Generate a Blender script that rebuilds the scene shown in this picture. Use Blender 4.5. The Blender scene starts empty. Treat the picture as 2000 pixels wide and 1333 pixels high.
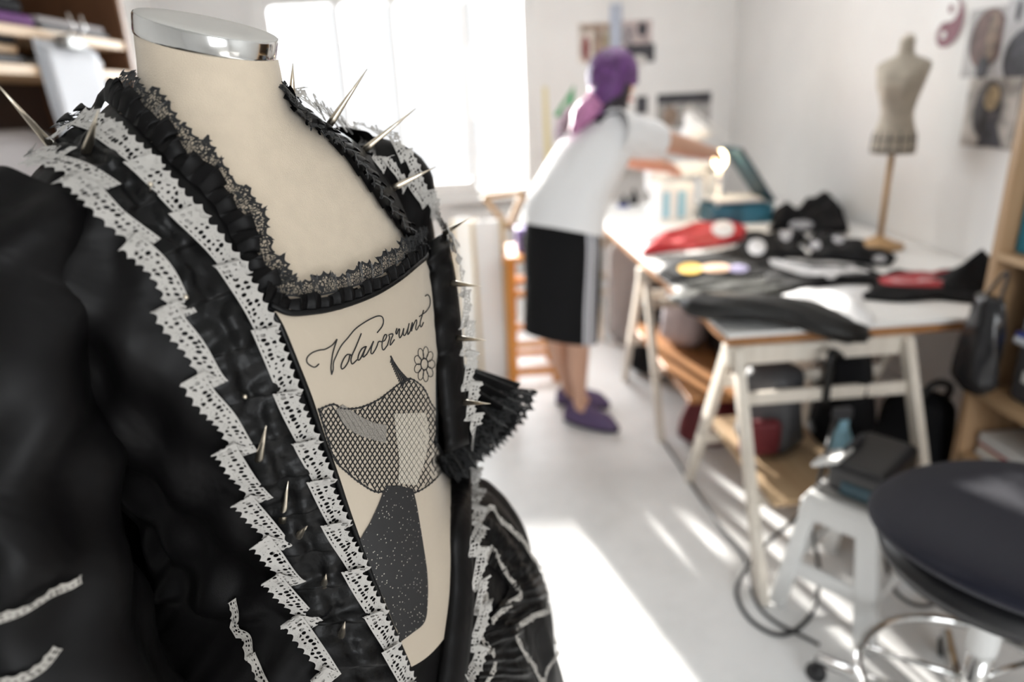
import bpy, bmesh, math, random
import numpy as np
from mathutils import Vector, Matrix
from mathutils.bvhtree import BVHTree
random.seed(7); rng = np.random.default_rng(7)
SC = bpy.context.scene
COL = SC.collection
PI = math.pi
V = lambda *a: np.array(a, float)
def nrm(v):
    v = np.array(v, float); return v / max(np.linalg.norm(v), 1e-12)

# ------------------------------------------------------------ camera geometry
FPX = 1333.0
CAMH = 1.48
_dn = nrm([(1175-1000)/FPX, -(4320-666)/FPX, -1])
_y = nrm([(890-1000)/FPX, -(185-666)/FPX, -1])
_z = -_dn; _y = nrm(_y - _z*_y.dot(_z)); _x = np.cross(_y, _z)
RC = np.array([_x, _y, _z])
CP = V(0, 0, CAMH)
def ray(x, y): return RC @ nrm([(x-1000)/FPX, -(y-666.5)/FPX, -1])
def atz(x, y, z): r = ray(x, y); return CP + r*(z-CAMH)/r[2]
def atx(x, y, X): r = ray(x, y); return CP + r*X/r[0]
def aty(x, y, Y): r = ray(x, y); return CP + r*Y/r[1]
def atd(x, y, d):
    r = ray(x, y); return CP + r*d/r.dot(RC @ V(0, 0, -1))
def proj(p):
    q = RC.T @ (np.array(p)-CP); return V(1000+FPX*q[0]/-q[2], 666.5-FPX*q[1]/-q[2])

# ------------------------------------------------------------ materials
def mat(name, col, rough=.6, metal=0., bump=0., bscale=40., var=0., vscale=8., spec=.5, sheen=0., emit=None, estr=0., trans=0., coat=0.):
    m = bpy.data.materials.new(name); m.use_nodes = True
    nt = m.node_tree; b = nt.nodes['Principled BSDF']
    b.inputs['Base Color'].default_value = (*col, 1); b.inputs['Roughness'].default_value = rough
    b.inputs['Metallic'].default_value = metal; b.inputs['Specular IOR Level'].default_value = spec
    b.inputs['Sheen Weight'].default_value = sheen; b.inputs['Coat Weight'].default_value = coat
    b.inputs['Transmission Weight'].default_value = trans
    if emit: b.inputs['Emission Color'].default_value = (*emit, 1); b.inputs['Emission Strength'].default_value = estr
    tc = nt.nodes.new('ShaderNodeTexCoord')
    if bump:
        n = nt.nodes.new('ShaderNodeTexNoise'); n.inputs['Scale'].default_value = bscale; n.inputs['Detail'].default_value = 4
        nt.links.new(tc.outputs['Object'], n.inputs['Vector'])
        bp = nt.nodes.new('ShaderNodeBump'); bp.inputs['Strength'].default_value = bump; bp.inputs['Distance'].default_value = .01
        nt.links.new(n.outputs['Fac'], bp.inputs['Height']); nt.links.new(bp.outputs['Normal'], b.inputs['Normal'])
    if var:
        n = nt.nodes.new('ShaderNodeTexNoise'); n.inputs['Scale'].default_value = vscale; n.inputs['Detail'].default_value = 5
        nt.links.new(tc.outputs['Object'], n.inputs['Vector'])
        r = nt.nodes.new('ShaderNodeValToRGB')
        r.color_ramp.elements[0].position = .35; r.color_ramp.elements[1].position = .65
        r.color_ramp.elements[0].color = (*[max(0, c*(1-var)) for c in col], 1)
        r.color_ramp.elements[1].color = (*[min(1, c*(1+var)) for c in col], 1)
        nt.links.new(n.outputs['Fac'], r.inputs['Fac']); nt.links.new(r.outputs['Color'], b.inputs['Base Color'])
    return m
def wood(name, c1, c2, scale=6., rough=.5, axis=1):
    m = mat(name, c1, rough); nt = m.node_tree; b = nt.nodes['Principled BSDF']
    tc = nt.nodes.new('ShaderNodeTexCoord'); mp = nt.nodes.new('ShaderNodeMapping')
    s = [scale*6]*3; s[axis] = scale*.4; mp.inputs['Scale'].default_value = s
    n = nt.nodes.new('ShaderNodeTexNoise'); n.inputs['Scale'].default_value = 1; n.inputs['Detail'].default_value = 6
    r = nt.nodes.new('ShaderNodeValToRGB'); r.color_ramp.elements[0].color = (*c1, 1); r.color_ramp.elements[1].color = (*c2, 1)
    r.color_ramp.elements[0].position = .3; r.color_ramp.elements[1].position = .7
    nt.links.new(tc.outputs['Object'], mp.inputs['Vector']); nt.links.new(mp.outputs['Vector'], n.inputs['Vector'])
    nt.links.new(n.outputs['Fac'], r.inputs['Fac']); nt.links.new(r.outputs['Color'], b.inputs['Base Color'])
    return m
class NG:   # tiny node helper
    def __init__(s, m): s.t = m.node_tree; s.n = s.t.nodes; s.l = s.t.links
    def new(s, t, **k):
        n = s.n.new(t)
        for a, v in k.items(): setattr(n, a, v)
        return n
    def math(s, op, a, b=None, c=None):
        n = s.n.new('ShaderNodeMath'); n.operation = op
        for i, v in enumerate((a, b, c)):
            if v is None: continue
            if isinstance(v, (int, float)): n.inputs[i].default_value = v
            else: s.l.new(v, n.inputs[i])
        return n.outputs[0]
def lace_mat(name, col, cell=.0021, holes=True, rough=.8, thread=.13, border=.10):
    """thread lace: UV.x = metres along the band, UV.y = 0 at the sewn edge .. 1 at the scalloped edge"""
    m = mat(name, col, rough); g = NG(m); b = g.n['Principled BSDF']; out = g.n['Material Output']
    b.inputs['Sheen Weight'].default_value = .2
    uv = g.new('ShaderNodeUVMap'); sp = g.new('ShaderNodeSeparateXYZ'); g.l.new(uv.outputs['UV'], sp.inputs[0])
    u, v = sp.outputs[0], sp.outputs[1]
    W = .014
    cmb = g.new('ShaderNodeCombineXYZ'); g.l.new(u, cmb.inputs[0]); g.l.new(g.math('MULTIPLY', v, W), cmb.inputs[1])
    def net(c, thr):
        vo = g.new('ShaderNodeTexVoronoi', feature='DISTANCE_TO_EDGE'); vo.inputs['Scale'].default_value = 1/c
        vo.inputs['Randomness'].default_value = .75
        g.l.new(cmb.outputs[0], vo.inputs['Vector'])
        return g.math('LESS_THAN', vo.outputs['Distance'], thr)
    a = net(cell, thread)
    if holes:   # a dense cloth zone near the scallops and rows of round eyelets elsewhere
        vo = g.new('ShaderNodeTexVoronoi', feature='F1'); vo.inputs['Scale'].default_value = 1/.0041; vo.inputs['Randomness'].default_value = .35
        g.l.new(cmb.outputs[0], vo.inputs['Vector'])
        eyel = g.math('GREATER_THAN', vo.outputs['Distance'], .38)
        wv = g.math('ADD', .62, g.math('MULTIPLY', g.math('SINE', g.math('MULTIPLY', u, 2*PI/.017)), .14))
        dense = g.math('GREATER_THAN', v, wv)
        fine = net(.0008, .30)
        a = g.math('ADD', g.math('MULTIPLY', dense, fine), g.math('MULTIPLY', g.math('SUBTRACT', 1, dense), eyel))
    scal = g.math('SUBTRACT', .99, g.math('MULTIPLY', g.math('ABSOLUTE', g.math('SINE', g.math('MULTIPLY', u, PI/.0085))), .17))
    inside = g.math('LESS_THAN', v, scal)
    edge = g.math('GREATER_THAN', v, g.math('SUBTRACT', scal, border))
    head = g.math('LESS_THAN', v, .09)
    al = g.math('MULTIPLY', g.math('MINIMUM', g.math('ADD', g.math('ADD', a, edge), head), 1), inside)
    tr = g.new('ShaderNodeBsdfTransparent'); mx = g.new('ShaderNodeMixShader')
    g.l.new(al, mx.inputs[0]); g.l.new(tr.outputs[0], mx.inputs[1]); g.l.new(b.outputs[0], mx.inputs[2]); g.l.new(mx.outputs[0], out.inputs[0])
    return m

# ------------------------------------------------------------ mesh builder
class MB:
    def __init__(s): s.v = []; s.f = []; s.uv = []; s.mi = []; s.cur = 0
    def add(s, vs, fs, uvs=None):
        o = len(s.v); s.v += [tuple(map(float, p)) for p in vs]
        for i, f in enumerate(fs):
            s.f.append([o+k for k in f]); s.uv.append([uvs[k] for k in f] if uvs is not None else [(0, 0)]*len(f)); s.mi.append(s.cur)
        return s
    def box(s, c, size, R=None):
        c = np.array(c, float); h = np.array(size, float)/2
        vs = [c + (R @ (V(a, b, d)*h) if R is not None else V(a, b, d)*h) for a in (-1, 1) for b in (-1, 1) for d in (-1, 1)]
        return s.add(vs, [(0, 1, 3, 2), (4, 6, 7, 5), (0, 4, 5, 1), (2, 3, 7, 6), (0, 2, 6, 4), (1, 5, 7, 3)])
    def rbox(s, c, size, r=.01, R=None, seg=3):
        bm = bmesh.new(); bmesh.ops.create_cube(bm, size=1)
        for v in bm.verts: v.co = Vector([v.co[i]*size[i] for i in range(3)])
        bmesh.ops.bevel(bm, geom=bm.edges[:], offset=min(r, min(size)*.49), segments=seg, affect='EDGES', profile=.5)
        bm.verts.index_update(); c = np.array(c, float)
        vs = [c + (R @ np.array(v.co) if R is not None else np.array(v.co)) for v in bm.verts]
        fs = [[v.index for v in f.verts] for f in bm.faces]; bm.free(); return s.add(vs, fs)
    def bar(s, p0, p1, w, d, up=(0, 0, 1)):      # rectangular bar
        p0 = np.array(p0, float); p1 = np.array(p1, float); t = nrm(p1-p0); a = np.cross(t, up)
        if np.linalg.norm(a) < 1e-4: a = np.cross(t, (0, 1, 0))
        a = nrm(a); b = np.cross(a, t)
        vs = [p + a*i*w/2 + b*j*d/2 for p in (p0, p1) for i, j in ((-1, -1), (1, -1), (1, 1), (-1, 1))]
        return s.add(vs, [(3, 2, 1, 0), (4, 5, 6, 7), (0, 1, 5, 4), (1, 2, 6, 5), (2, 3, 7, 6), (3, 0, 4, 7)])
    def tube(s, pts, r, n=8, cap=True, closed=False):
        pts = [np.array(p, float) for p in pts]; N = len(pts)
        rs = [r]*N if np.isscalar(r) else list(r)
        vs = []; ref = None
        for i, p in enumerate(pts):
            a = pts[(i+1) % N] if (closed or i < N-1) else p; b = pts[i-1] if (closed or i > 0) else p
            t = nrm(a-b)
            if ref is None:
                ref = np.cross(t, (0, 0, 1))
                if np.linalg.norm(ref) < .05: ref = np.cross(t, (0, 1, 0))
            ref = nrm(ref - t*ref.dot(t)); bb = np.cross(t, ref)
            for k in range(n):
                an = 2*PI*k/n; vs.append(p + rs[i]*(math.cos(an)*ref + math.sin(an)*bb))
        fs = []
        for i in range(N if closed else N-1):
            for k in range(n): j = (i+1) % N; fs.append((i*n+k, i*n+(k+1) % n, j*n+(k+1) % n, j*n+k))
        if cap and not closed: fs.append(list(range(n))[::-1]); fs.append([(N-1)*n+k for k in range(n)])
        return s.add(vs, fs)
    def lathe(s, prof, c=(0, 0, 0), n=32, sx=1, sy=1, R=None, cap=True):   # prof: (r, z)
        vs = []
        for r, z in prof:
            for k in range(n):
                a = 2*PI*k/n; q = V(r*sx*math.cos(a), r*sy*math.sin(a), z)
                vs.append(np.array(c, float) + (R @ q if R is not None else q))
        fs = [(i*n+k, i*n+(k+1) % n, (i+1)*n+(k+1) % n, (i+1)*n+k) for i in range(len(prof)-1) for k in range(n)]
        if cap: fs += [list(range(n))[::-1], [(len(prof)-1)*n+k for k in range(n)]]
        return s.add(vs, fs)
    def grid(s, P, uv=None, wrap=False):       # P[i][j]
        P = np.array(P); a, b = P.shape[:2]
        fs = [(i*b+j, i*b+(j+1) % b, (i+1)*b+(j+1) % b, (i+1)*b+j) for i in range(a-1) for j in range(b if wrap else b-1)]
        return s.add(P.reshape(-1, 3), fs, None if uv is None else np.array(uv).reshape(-1, 2))
    def slab(s, P, th):       # thick sheet from a grid of points
        P = np.array(P); a, b = P.shape[:2]
        du = np.gradient(P, axis=0); dv = np.gradient(P, axis=1); N = np.cross(du, dv); N /= np.maximum(np.linalg.norm(N, axis=2, keepdims=True), 1e-9)
        Q = P - N*th; s.grid(P); o = len(s.v); s.v += [tuple(p) for p in Q.reshape(-1, 3)]
        def af(f): s.f.append(f); s.uv.append([(0, 0)]*len(f)); s.mi.append(s.cur)
        for i in range(a-1):
            for j in range(b-1): af([o+i*b+j, o+(i+1)*b+j, o+(i+1)*b+j+1, o+i*b+j+1])
        k = o - a*b
        rim = [(0, j) for j in range(b)] + [(i, b-1) for i in range(1, a)] + [(a-1, j) for j in range(b-2, -1, -1)] + [(i, 0) for i in range(a-2, 0, -1)]
        for x in range(len(rim)):
            (i, j), (p, q) = rim[x], rim[(x+1) % len(rim)]
            af([k+i*b+j, o+i*b+j, o+p*b+q, k+p*b+q])
        return s
    def prism(s, poly, d):      # polygon (3D points) extruded by vector d
        poly = [np.array(p, float) for p in poly]; n = len(poly); d = np.array(d, float)
        return s.add(poly + [p+d for p in poly], [list(range(n))[::-1], list(range(n, 2*n))] + [(i, (i+1) % n, n+(i+1) % n, n+i) for i in range(n)])
    def sphere(s, c, r, nu=16, nv=10, R=None, sc=(1, 1, 1)):
        prof = [(math.sin(PI*i/nv), -math.cos(PI*i/nv)) for i in range(nv+1)]
        vs = []
        for rr, z in prof:
            for k in range(nu):
                a = 2*PI*k/nu; q = V(rr*math.cos(a)*sc[0], rr*math.sin(a)*sc[1], z*sc[2])*r
                vs.append(np.array(c, float) + (R @ q if R is not None else q))
        return s.add(vs, [(i*nu+k, i*nu+(k+1) % nu, (i+1)*nu+(k+1) % nu, (i+1)*nu+k) for i in range(nv) for k in range(nu)])
    def build(s, name, m, parent=None, smooth=False, label=None, bevel=0, loc=None, sub=0, thick=0, fixn=True):
        if parent is not None: base = BASE[parent.name]
        else:
            base = np.array(loc, float) if loc is not None else np.array(s.v).mean(0)*[1, 1, 0] + [0, 0, np.array(s.v)[:, 2].min()]
        me = bpy.data.meshes.new(name); me.from_pydata([tuple(np.array(p)-base) for p in s.v], [], s.f)
        ul = me.uv_layers.new(name='UVMap'); k = 0
        flat = [c for f in s.uv for c in f]
        ul.data.foreach_set('uv', [float(x) for c in flat for x in c])
        ms = m if isinstance(m, (list, tuple)) else [m]
        for q in ms: me.materials.append(q)
        me.polygons.foreach_set('material_index', s.mi)
        if smooth: me.polygons.foreach_set('use_smooth', [True]*len(s.f))
        if fixn:
            bm = bmesh.new(); bm.from_mesh(me); bmesh.ops.remove_doubles(bm, verts=bm.verts[:], dist=1e-6); bmesh.ops.recalc_face_normals(bm, faces=bm.faces[:]); bm.to_mesh(me); bm.free()
        o = bpy.data.objects.new(name, me); COL.objects.link(o)
        BASE[o.name] = base
        if parent is not None: o.parent = parent
        else: o.location = base
        if label: o['label'] = label
        if bevel: md = o.modifiers.new('bevel', 'BEVEL'); md.width = bevel; md.segments = 2; md.limit_method = 'ANGLE'
        if thick: md = o.modifiers.new('solid', 'SOLIDIFY'); md.thickness = thick; md.offset = 0
        if sub: md = o.modifiers.new('sub', 'SUBSURF'); md.levels = sub; md.render_levels = sub
        return o
BASE = {}
def tag(o, label, cat, group=None, kind=None):
    o['label'] = label; o['category'] = cat
    if group: o['group'] = group
    if kind: o['kind'] = kind
    return o
def thing(name, loc, label, cat, group=None):
    o = bpy.data.objects.new(name, None); COL.objects.link(o); o.location = loc; o.empty_display_size = .05
    BASE[o.name] = np.array(loc, float)
    return tag(o, label, cat, group)
def struct(o): o['kind'] = 'structure'; return o
def copy_thing(o, loc, label=None):
    c = o.copy(); COL.objects.link(c); c.location = loc; BASE[c.name] = np.array(loc, float)
    if label: c['label'] = label
    for ch in o.children:
        d = ch.copy(); COL.objects.link(d); d.parent = c
        for g2 in ch.children:
            e = g2.copy(); COL.objects.link(e); e.parent = d
    return c
def rotz(a): c, s = math.cos(a), math.sin(a); return np.array([[c, -s, 0], [s, c, 0], [0, 0, 1.]])
def frame(t, up=(0, 0, 1)):   # columns: right, forward(t), up
    t = nrm(t); r = nrm(np.cross(t, up)); return np.array([r, t, np.cross(r, t)]).T
def resample(pts, n):
    pts = np.array(pts, float); d = np.r_[0, np.cumsum(np.linalg.norm(np.diff(pts, axis=0), axis=1))]
    t = np.linspace(0, d[-1], n); return np.array([np.interp(t, d, pts[:, k]) for k in range(pts.shape[1])]).T
def smooth_line(pts, n):      # Catmull-Rom through points
    p = [np.array(q, float) for q in pts]; p = [2*p[0]-p[1]] + p + [2*p[-1]-p[-2]]; out = []
    for i in range(1, len(p)-2):
        for t in np.linspace(0, 1, 12, endpoint=False):
            a, b, c, d = p[i-1:i+3]
            out.append(.5*((2*b)+(c-a)*t+(2*a-5*b+4*c-d)*t*t+(3*b-a-3*c+d)*t**3))
    out.append(p[-2]); return resample(out, n)

M = dict(
 white=mat('white_paint', (.80, .80, .79), .55, bump=.1, bscale=30), wall=mat('white_wall', (.80, .797, .787), .8, bump=.15, bscale=60, var=.02, vscale=3),
 ceil=mat('ceiling_white', (.8, .8, .78), .9),
 fabric=mat('beige_jersey', (.64, .54, .42), .85, bump=.25, bscale=900, sheen=.25, var=.03, vscale=60),
 chrome=mat('chrome', (.75, .75, .74), .12, 1.), steel=mat('steel', (.35, .35, .34), .5, 1.), capgrey=mat('cap_grey', (.56, .54, .51), .5, bump=.05),
 gold=mat('pale_gold', (.74, .66, .54), .28, 1.), blk=mat('black_plastic', (.015, .015, .017), .4), blkcloth=mat('black_cloth', (.007, .007, .008), .8, bump=.3, bscale=60, spec=.15),
 blkleather=mat('black_leather', (.005, .005, .005), .5, bump=.4, bscale=35),
 red=mat('red_cloth', (.46, .012, .02), .7, bump=.3, bscale=40), whitecloth=mat('white_cotton', (.82, .82, .83), .85, bump=.2, bscale=25), cream=mat('cream_cloth', (.78, .73, .64), .8, bump=.15, bscale=200),
 skin=mat('skin', (.62, .36, .25), .55, bump=.05, bscale=80), skinleg=mat('skin_leg', (.60, .40, .31), .55),
 navy=mat('navy_fabric', (.006, .0065, .016), .7, bump=.3, bscale=300, sheen=.12, spec=.2), purple=mat('purple_cloth', (.13, .03, .17), .8, bump=.2),
 orange=wood('orange_pine', (.62, .22, .03), (.75, .33, .07), 6, .4, 2), pine=wood('pine', (.60, .40, .22), (.72, .52, .32), 6, .5, 1), brownwood=wood('brown_board', (.30, .13, .045), (.42, .20, .075), 5, .45, 1),
 darkwood=wood('shelf_wood', (.16, .075, .03), (.24, .12, .05), 6, .5, 2), legwood=wood('bleached_pine', (.66, .60, .52), (.76, .70, .62), 6, .6, 2), ply=wood('plywood', (.45, .30, .17), (.56, .40, .24), 5, .6, 1),
 tan=wood('tan_wood', (.42, .25, .11), (.55, .35, .17), 8, .45, 2), greyplastic=mat('light_grey_plastic', (.76, .76, .75), .45), tread=mat('grey_tread', (.36, .35, .34), .7, bump=.5, bscale=200),
 teal=mat('turquoise', (.02, .22, .32), .5), tealdark=mat('dark_teal', (.015, .06, .085), .45), ltblue=mat('light_blue', (.30, .55, .68), .5), blue=mat('blue_plastic', (.02, .05, .35), .4),
 green=mat('green_plastic', (.0, .30, .08), .4), yellow=mat('yellow_ruler', (.75, .68, .40), .5), clear=mat('clear_plastic', (.62, .66, .70), .2), greycloth=mat('grey_cloth', (.36, .34, .34), .85, bump=.3, bscale=20),
 lilac=mat('lilac_grey_cloth', (.43, .39, .42), .85, bump=.3, bscale=20), cable=mat('black_rubber', (.03, .03, .032), .5), maroon=mat('maroon', (.14, .01, .03), .5), dkgrey=mat('dark_grey', (.05, .05, .055), .6, bump=.2), paper=mat('paper', (.76, .75, .73), .8),
 bluegrey=mat('frosted_ruler', (.45, .50, .60), .35), darkred=mat('dark_red_bag', (.12, .01, .015), .6), tshirt=mat('white_tshirt', (.88, .88, .89), .85, bump=.35, bscale=14, sheen=.1), skirt=mat('black_jersey', (.009, .009, .010), .85, bump=.2, bscale=20, spec=.15), stripe=mat('grey_stripe', (.62, .63, .68), .8),
 clog=mat('purple_clog', (.10, .065, .15), .55), sole=mat('dark_sole', (.02, .018, .025), .7),
)
# ------------------------------------------------------------ room shell
XR, YB, XL, YF, ZC = 2.07, 5.30, -2.0, -2.3, 2.75
T = .12
m = mat('painted_concrete', (.72, .72, .71), .35, bump=.08, bscale=14, spec=.4)
g = NG(m); b = g.n['Principled BSDF']; tc = g.new('ShaderNodeTexCoord')
n1 = g.new('ShaderNodeTexNoise'); n1.inputs['Scale'].default_value = 1.6; n1.inputs['Detail'].default_value = 7; n1.inputs['Roughness'].default_value = .65
r1 = g.new('ShaderNodeValToRGB'); r1.color_ramp.elements[0].position = .36; r1.color_ramp.elements[0].color = (.76, .76, .755, 1)
r1.color_ramp.elements[1].position = .56; r1.color_ramp.elements[1].color = (.88, .88, .88, 1)
g.l.new(tc.outputs['Object'], n1.inputs['Vector']); g.l.new(n1.outputs['Fac'], r1.inputs['Fac']); g.l.new(r1.outputs['Color'], b.inputs['Base Color'])
M['floor'] = m
struct(MB().box(((XL+XR)/2, (YB+YF)/2, -.05), (XR-XL+.3, YB-YF+.3, .1)).build('floor', m, loc=(0, 0, 0)))
struct(MB().box(((XL+XR)/2, (YB+YF)/2, ZC+.05), (XR-XL+.3, YB-YF+.3, .1)).build('ceiling', M['ceil'], loc=(0, 0, ZC)))
def wall_with_hole(name, axis, pos, a0, a1, hole, sgn):
    """wall slab of thickness T; axis 'y' spans x, axis 'x' spans y; hole = (a, b, z0, z1)"""
    mb = MB(); ha, hb, z0, z1 = hole
    for (p, q, r, s_) in ((a0, ha, 0, ZC), (hb, a1, 0, ZC), (ha, hb, 0, z0), (ha, hb, z1, ZC)):
        c = ((p+q)/2, pos+sgn*T/2, (r+s_)/2) if axis == 'y' else (pos+sgn*T/2, (p+q)/2, (r+s_)/2)
        d = (q-p, T, s_-r) if axis == 'y' else (T, q-p, s_-r)
        mb.box(c, d)
    return struct(mb.build(name, M['wall'], loc=((a0+a1)/2, pos, 0) if axis == 'y' else (pos, (a0+a1)/2, 0)))
WX0, WX1, WZ0, WZ1 = -1.31, .56, .74, 2.19
wall_with_hole('wall_back', 'y', YB, XL-T, XR+T, (WX0, WX1, WZ0, WZ1), 1)
wall_with_hole('wall_front', 'y', YF, XL-T, XR+T, (.2, 1.7, 1.0, 2.3), -1)
struct(MB().box((XR+T/2, (YB+YF)/2, ZC/2), (T, YB-YF, ZC)).build('wall_right', M['wall'], loc=(XR, 1.5, 0)))
struct(MB().box((XL-T/2, (YB+YF)/2, ZC/2), (T, YB-YF, ZC)).build('wall_left', M['wall'], loc=(XL, 1.5, 0)))
# back window: white frame, four panes
def glass_mat():
    m = bpy.data.materials.new('window_glass'); m.use_nodes = True; g = NG(m); g.n.remove(g.n['Principled BSDF'])
    tr = g.new('ShaderNodeBsdfTransparent'); gl = g.new('ShaderNodeBsdfGlossy'); gl.inputs['Roughness'].default_value = .02
    fr = g.new('ShaderNodeFresnel'); fr.inputs['IOR'].default_value = 1.35; mx = g.new('ShaderNodeMixShader')
    g.l.new(fr.outputs[0], mx.inputs[0]); g.l.new(tr.outputs[0], mx.inputs[1]); g.l.new(gl.outputs[0], mx.inputs[2]); g.l.new(mx.outputs[0], g.n['Material Output'].inputs[0])
    return m
M['glass'] = glass_mat()
def window(name, panes, x0, x1, z0, z1, y, depth=.05):
    e = bpy.data.objects.new(name, None); COL.objects.link(e); e.location = ((x0+x1)/2, y, z0); BASE[e.name] = V((x0+x1)/2, y, z0); e['kind'] = 'structure'
    f = MB(); zt = min(p[3] for p in panes)
    xs = [x0] + [q for p in panes for q in p[:2]] + [x1]
    for i in range(0, len(xs), 2): f.box(((xs[i]+xs[i+1])/2, y, (z0+z1)/2), (xs[i+1]-xs[i], depth, z1-z0))
    gl = MB()
    for a, b_, c, d in panes:
        f.box(((a+b_)/2, y, (z0+c)/2), (b_-a, depth, c-z0)); f.box(((a+b_)/2, y, (d+z1)/2), (b_-a, depth, z1-d))
        gl.box(((a+b_)/2, y, (c+d)/2), (b_-a, .006, d-c))
        rr = .035      # rounded corners of the sash openings
        for sx, xx in ((1, a), (-1, b_)):
            for sz, zz in ((1, c), (-1, d)):
                arc = [V(xx+sx*rr*(1-math.cos(t)), y-depth/2, zz+sz*rr*(1-math.sin(t))) for t in np.linspace(0, PI/2, 6)]
                f.prism([V(xx, y-depth/2, zz)] + arc, (0, depth, 0))
    f.build('window_frame', M['white'], e)
    for k, (a, b_, c, d) in enumerate(panes): MB().box(((a+b_)/2, y, (c+d)/2), (b_-a, .006, d-c)).build('pane', M['glass'], e)
    return e
w1 = window('window_1', [(-1.25, -.795, .86, 2.105), (-.765, -.415, .86, 2.105), (-.385, .075, .86, 2.105), (.11, .50, .79, 2.12)], WX0, WX1, WZ0, WZ1, YB+.03)
MB().box(((WX0+WX1)/2, YB-.03, WZ0-.015), (WX1-WX0+.1, .1, .03)).build('window_sill', M['white'], w1, bevel=.006)
MB().box((.60, YB-.012, 1.5), (.07, .024, 1.4)).box((-1.345, YB-.012, 1.5), (.07, .024, 1.4)).build('window_casing', M['white'], w1)
window('window_2', [(.25, .93, 1.05, 2.25), (.97, 1.65, 1.05, 2.25)], .2, 1.7, 1.0, 2.3, YF-.05)
struct(MB().box((.8, YB-.008, .04), (2.4, .016, .08)).build('baseboard_back', M['white'], loc=(.8, YB, 0)))
struct(MB().box((XR-.008, 3.2, .04), (.016, 4.1, .08)).build('baseboard_right', M['white'], loc=(XR, 3.2, 0)))

# ------------------------------------------------------------ daylight
W = bpy.data.worlds.new('sky'); SC.world = W; W.use_nodes = True
bg = W.node_tree.nodes['Background']; bg.inputs[0].default_value = (.97, .985, 1, 1); bg.inputs[1].default_value = .72
def light(name, kind, loc, energy, col=(1, 1, 1), **k):
    l = bpy.data.lights.new(name, kind); l.energy = energy; l.color = col
    for a, v in k.items(): setattr(l, a, v)
    o = bpy.data.objects.new(name, l); COL.objects.link(o); o.location = loc; return o
def portal(name, loc, sx, sy, direction, power):
    o = light(name, 'AREA', loc, power, (.94, .975, 1), shape='RECTANGLE', size=sx, size_y=sy)
    o.rotation_euler = Vector(direction).to_track_quat('-Z', 'Y').to_euler(); return o
portal('window_daylight', ((WX0+WX1)/2, YB+.45, (WZ0+WZ1)/2+.15), WX1-WX0, WZ1-WZ0, (0, -1, -.7), 116)
portal('front_daylight', (.95, YF-.11, 1.65), 1.5, 1.3, (0, 1, -.1), 50)
sun = light('sun', 'SUN', (0, 7, 4), 14, (1, .96, .9), angle=math.radians(1.2))
el = math.radians(14.2); sd = Vector((.255*math.cos(el), -.967*math.cos(el), -math.sin(el)))
sun.rotation_euler = sd.to_track_quat('-Z', 'Y').to_euler()

# ------------------------------------------------------------ camera
cam = bpy.data.cameras.new('camera'); co = bpy.data.objects.new('camera', cam); COL.objects.link(co); SC.camera = co
cam.sensor_width = 36; cam.lens = FPX*36/2000; cam.clip_start = .01
co.matrix_world = Matrix([list(RC[i])+[CP[i]] for i in range(3)] + [[0, 0, 0, 1]])
cam.dof.use_dof = True; cam.dof.focus_distance = .63; cam.dof.aperture_fstop = 2.3
vs = SC.view_settings; vs.view_transform = 'Standard'; vs.look = 'None'; vs.exposure = 0.6; vs.gamma = 1; vs.use_curve_mapping = False
# ------------------------------------------------------------ dress form and gown
F = nrm([.86, -.52, 0]); S = V(F[1], -F[0], 0); UP = V(0, 0, 1)
O = atd(400, 55, .6); ZOFF = -.0095; OX = V(O[0], O[1], 0)
def B(u, s, z): return OX + u*F + s*S + V(0, 0, z)
ROWS = np.array([ # z, front, back, halfwidth, tilt, exponent
 (1.534, .060, .060, .0545, .30, 2.0), (1.524, .061, .061, .056, .32, 2.0), (1.515, .060, .062, .056, .27, 2.0), (1.495, .061, .066, .058, .22, 2.0), (1.48, .063, .073, .063, .17, 2.0),
 (1.470, .065, .082, .080, .13, 2.0), (1.460, .067, .092, .108, .09, 2.0), (1.447, .069, .104, .140, .05, 2.0), (1.430, .074, .112, .164, .02, 2.05), (1.41, .080, .118, .180, 0, 2.1),
 (1.38, .094, .124, .186, 0, 2.3), (1.345, .116, .125, .186, 0, 2.4), (1.32, .134, .122, .184, 0, 2.4), (1.28, .143, .118, .180, 0, 2.4), (1.24, .148, .113, .172, 0, 2.35), (1.20, .152, .108, .160, 0, 2.3),
 (1.14, .154, .104, .142, 0, 2.3), (1.08, .157, .102, .130, 0, 2.3), (1.02, .160, .105, .126, 0, 2.3), (.96, .162, .115, .138, 0, 2.3), (.90, .163, .13, .155, 0, 2.3), (.80, .163, .14, .165, 0, 2.3)])
def body(rows, zs, nth, off=0.):
    z = rows[::-1, 0]; P = np.zeros((len(zs), nth, 3))
    for i, zz in enumerate(zs):
        uf, ub, w, tl, ex = [np.interp(zz, z, rows[::-1, k]) for k in range(1, 6)]
        for j in range(nth):
            a = 2*PI*j/nth; c, s_ = math.cos(a), math.sin(a)
            q = (abs(c)**ex + abs(s_)**ex)**(-1/ex)
            s = (w+off)*c*q; u = ((uf if s_ > 0 else ub)+off)*s_*q
            P[i, j] = B(u, s, zz - tl*u)
    return P
def smooth_rows(R, n=90):
    z = np.linspace(R[0, 0], R[-1, 0], n); out = np.array([np.interp(z, R[::-1, 0], R[::-1, k]) for k in range(R.shape[1])]).T
    for _ in range(3):
        o2 = out.copy(); o2[1:-1, 1:] = .25*out[:-2, 1:]+.5*out[1:-1, 1:]+.25*out[2:, 1:]; out = o2
    return out
TR = smooth_rows(ROWS, 100)
form = thing('dress_form', B(0, 0, 0), 'life-size beige dress form with a chrome-rimmed neck, wearing the black gown', 'dress form')
tp = body(TR, TR[:, 0], 96)
mb = MB(); mb.grid(tp, wrap=True); mb.build('torso', M['fabric'], form, smooth=True)
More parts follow.
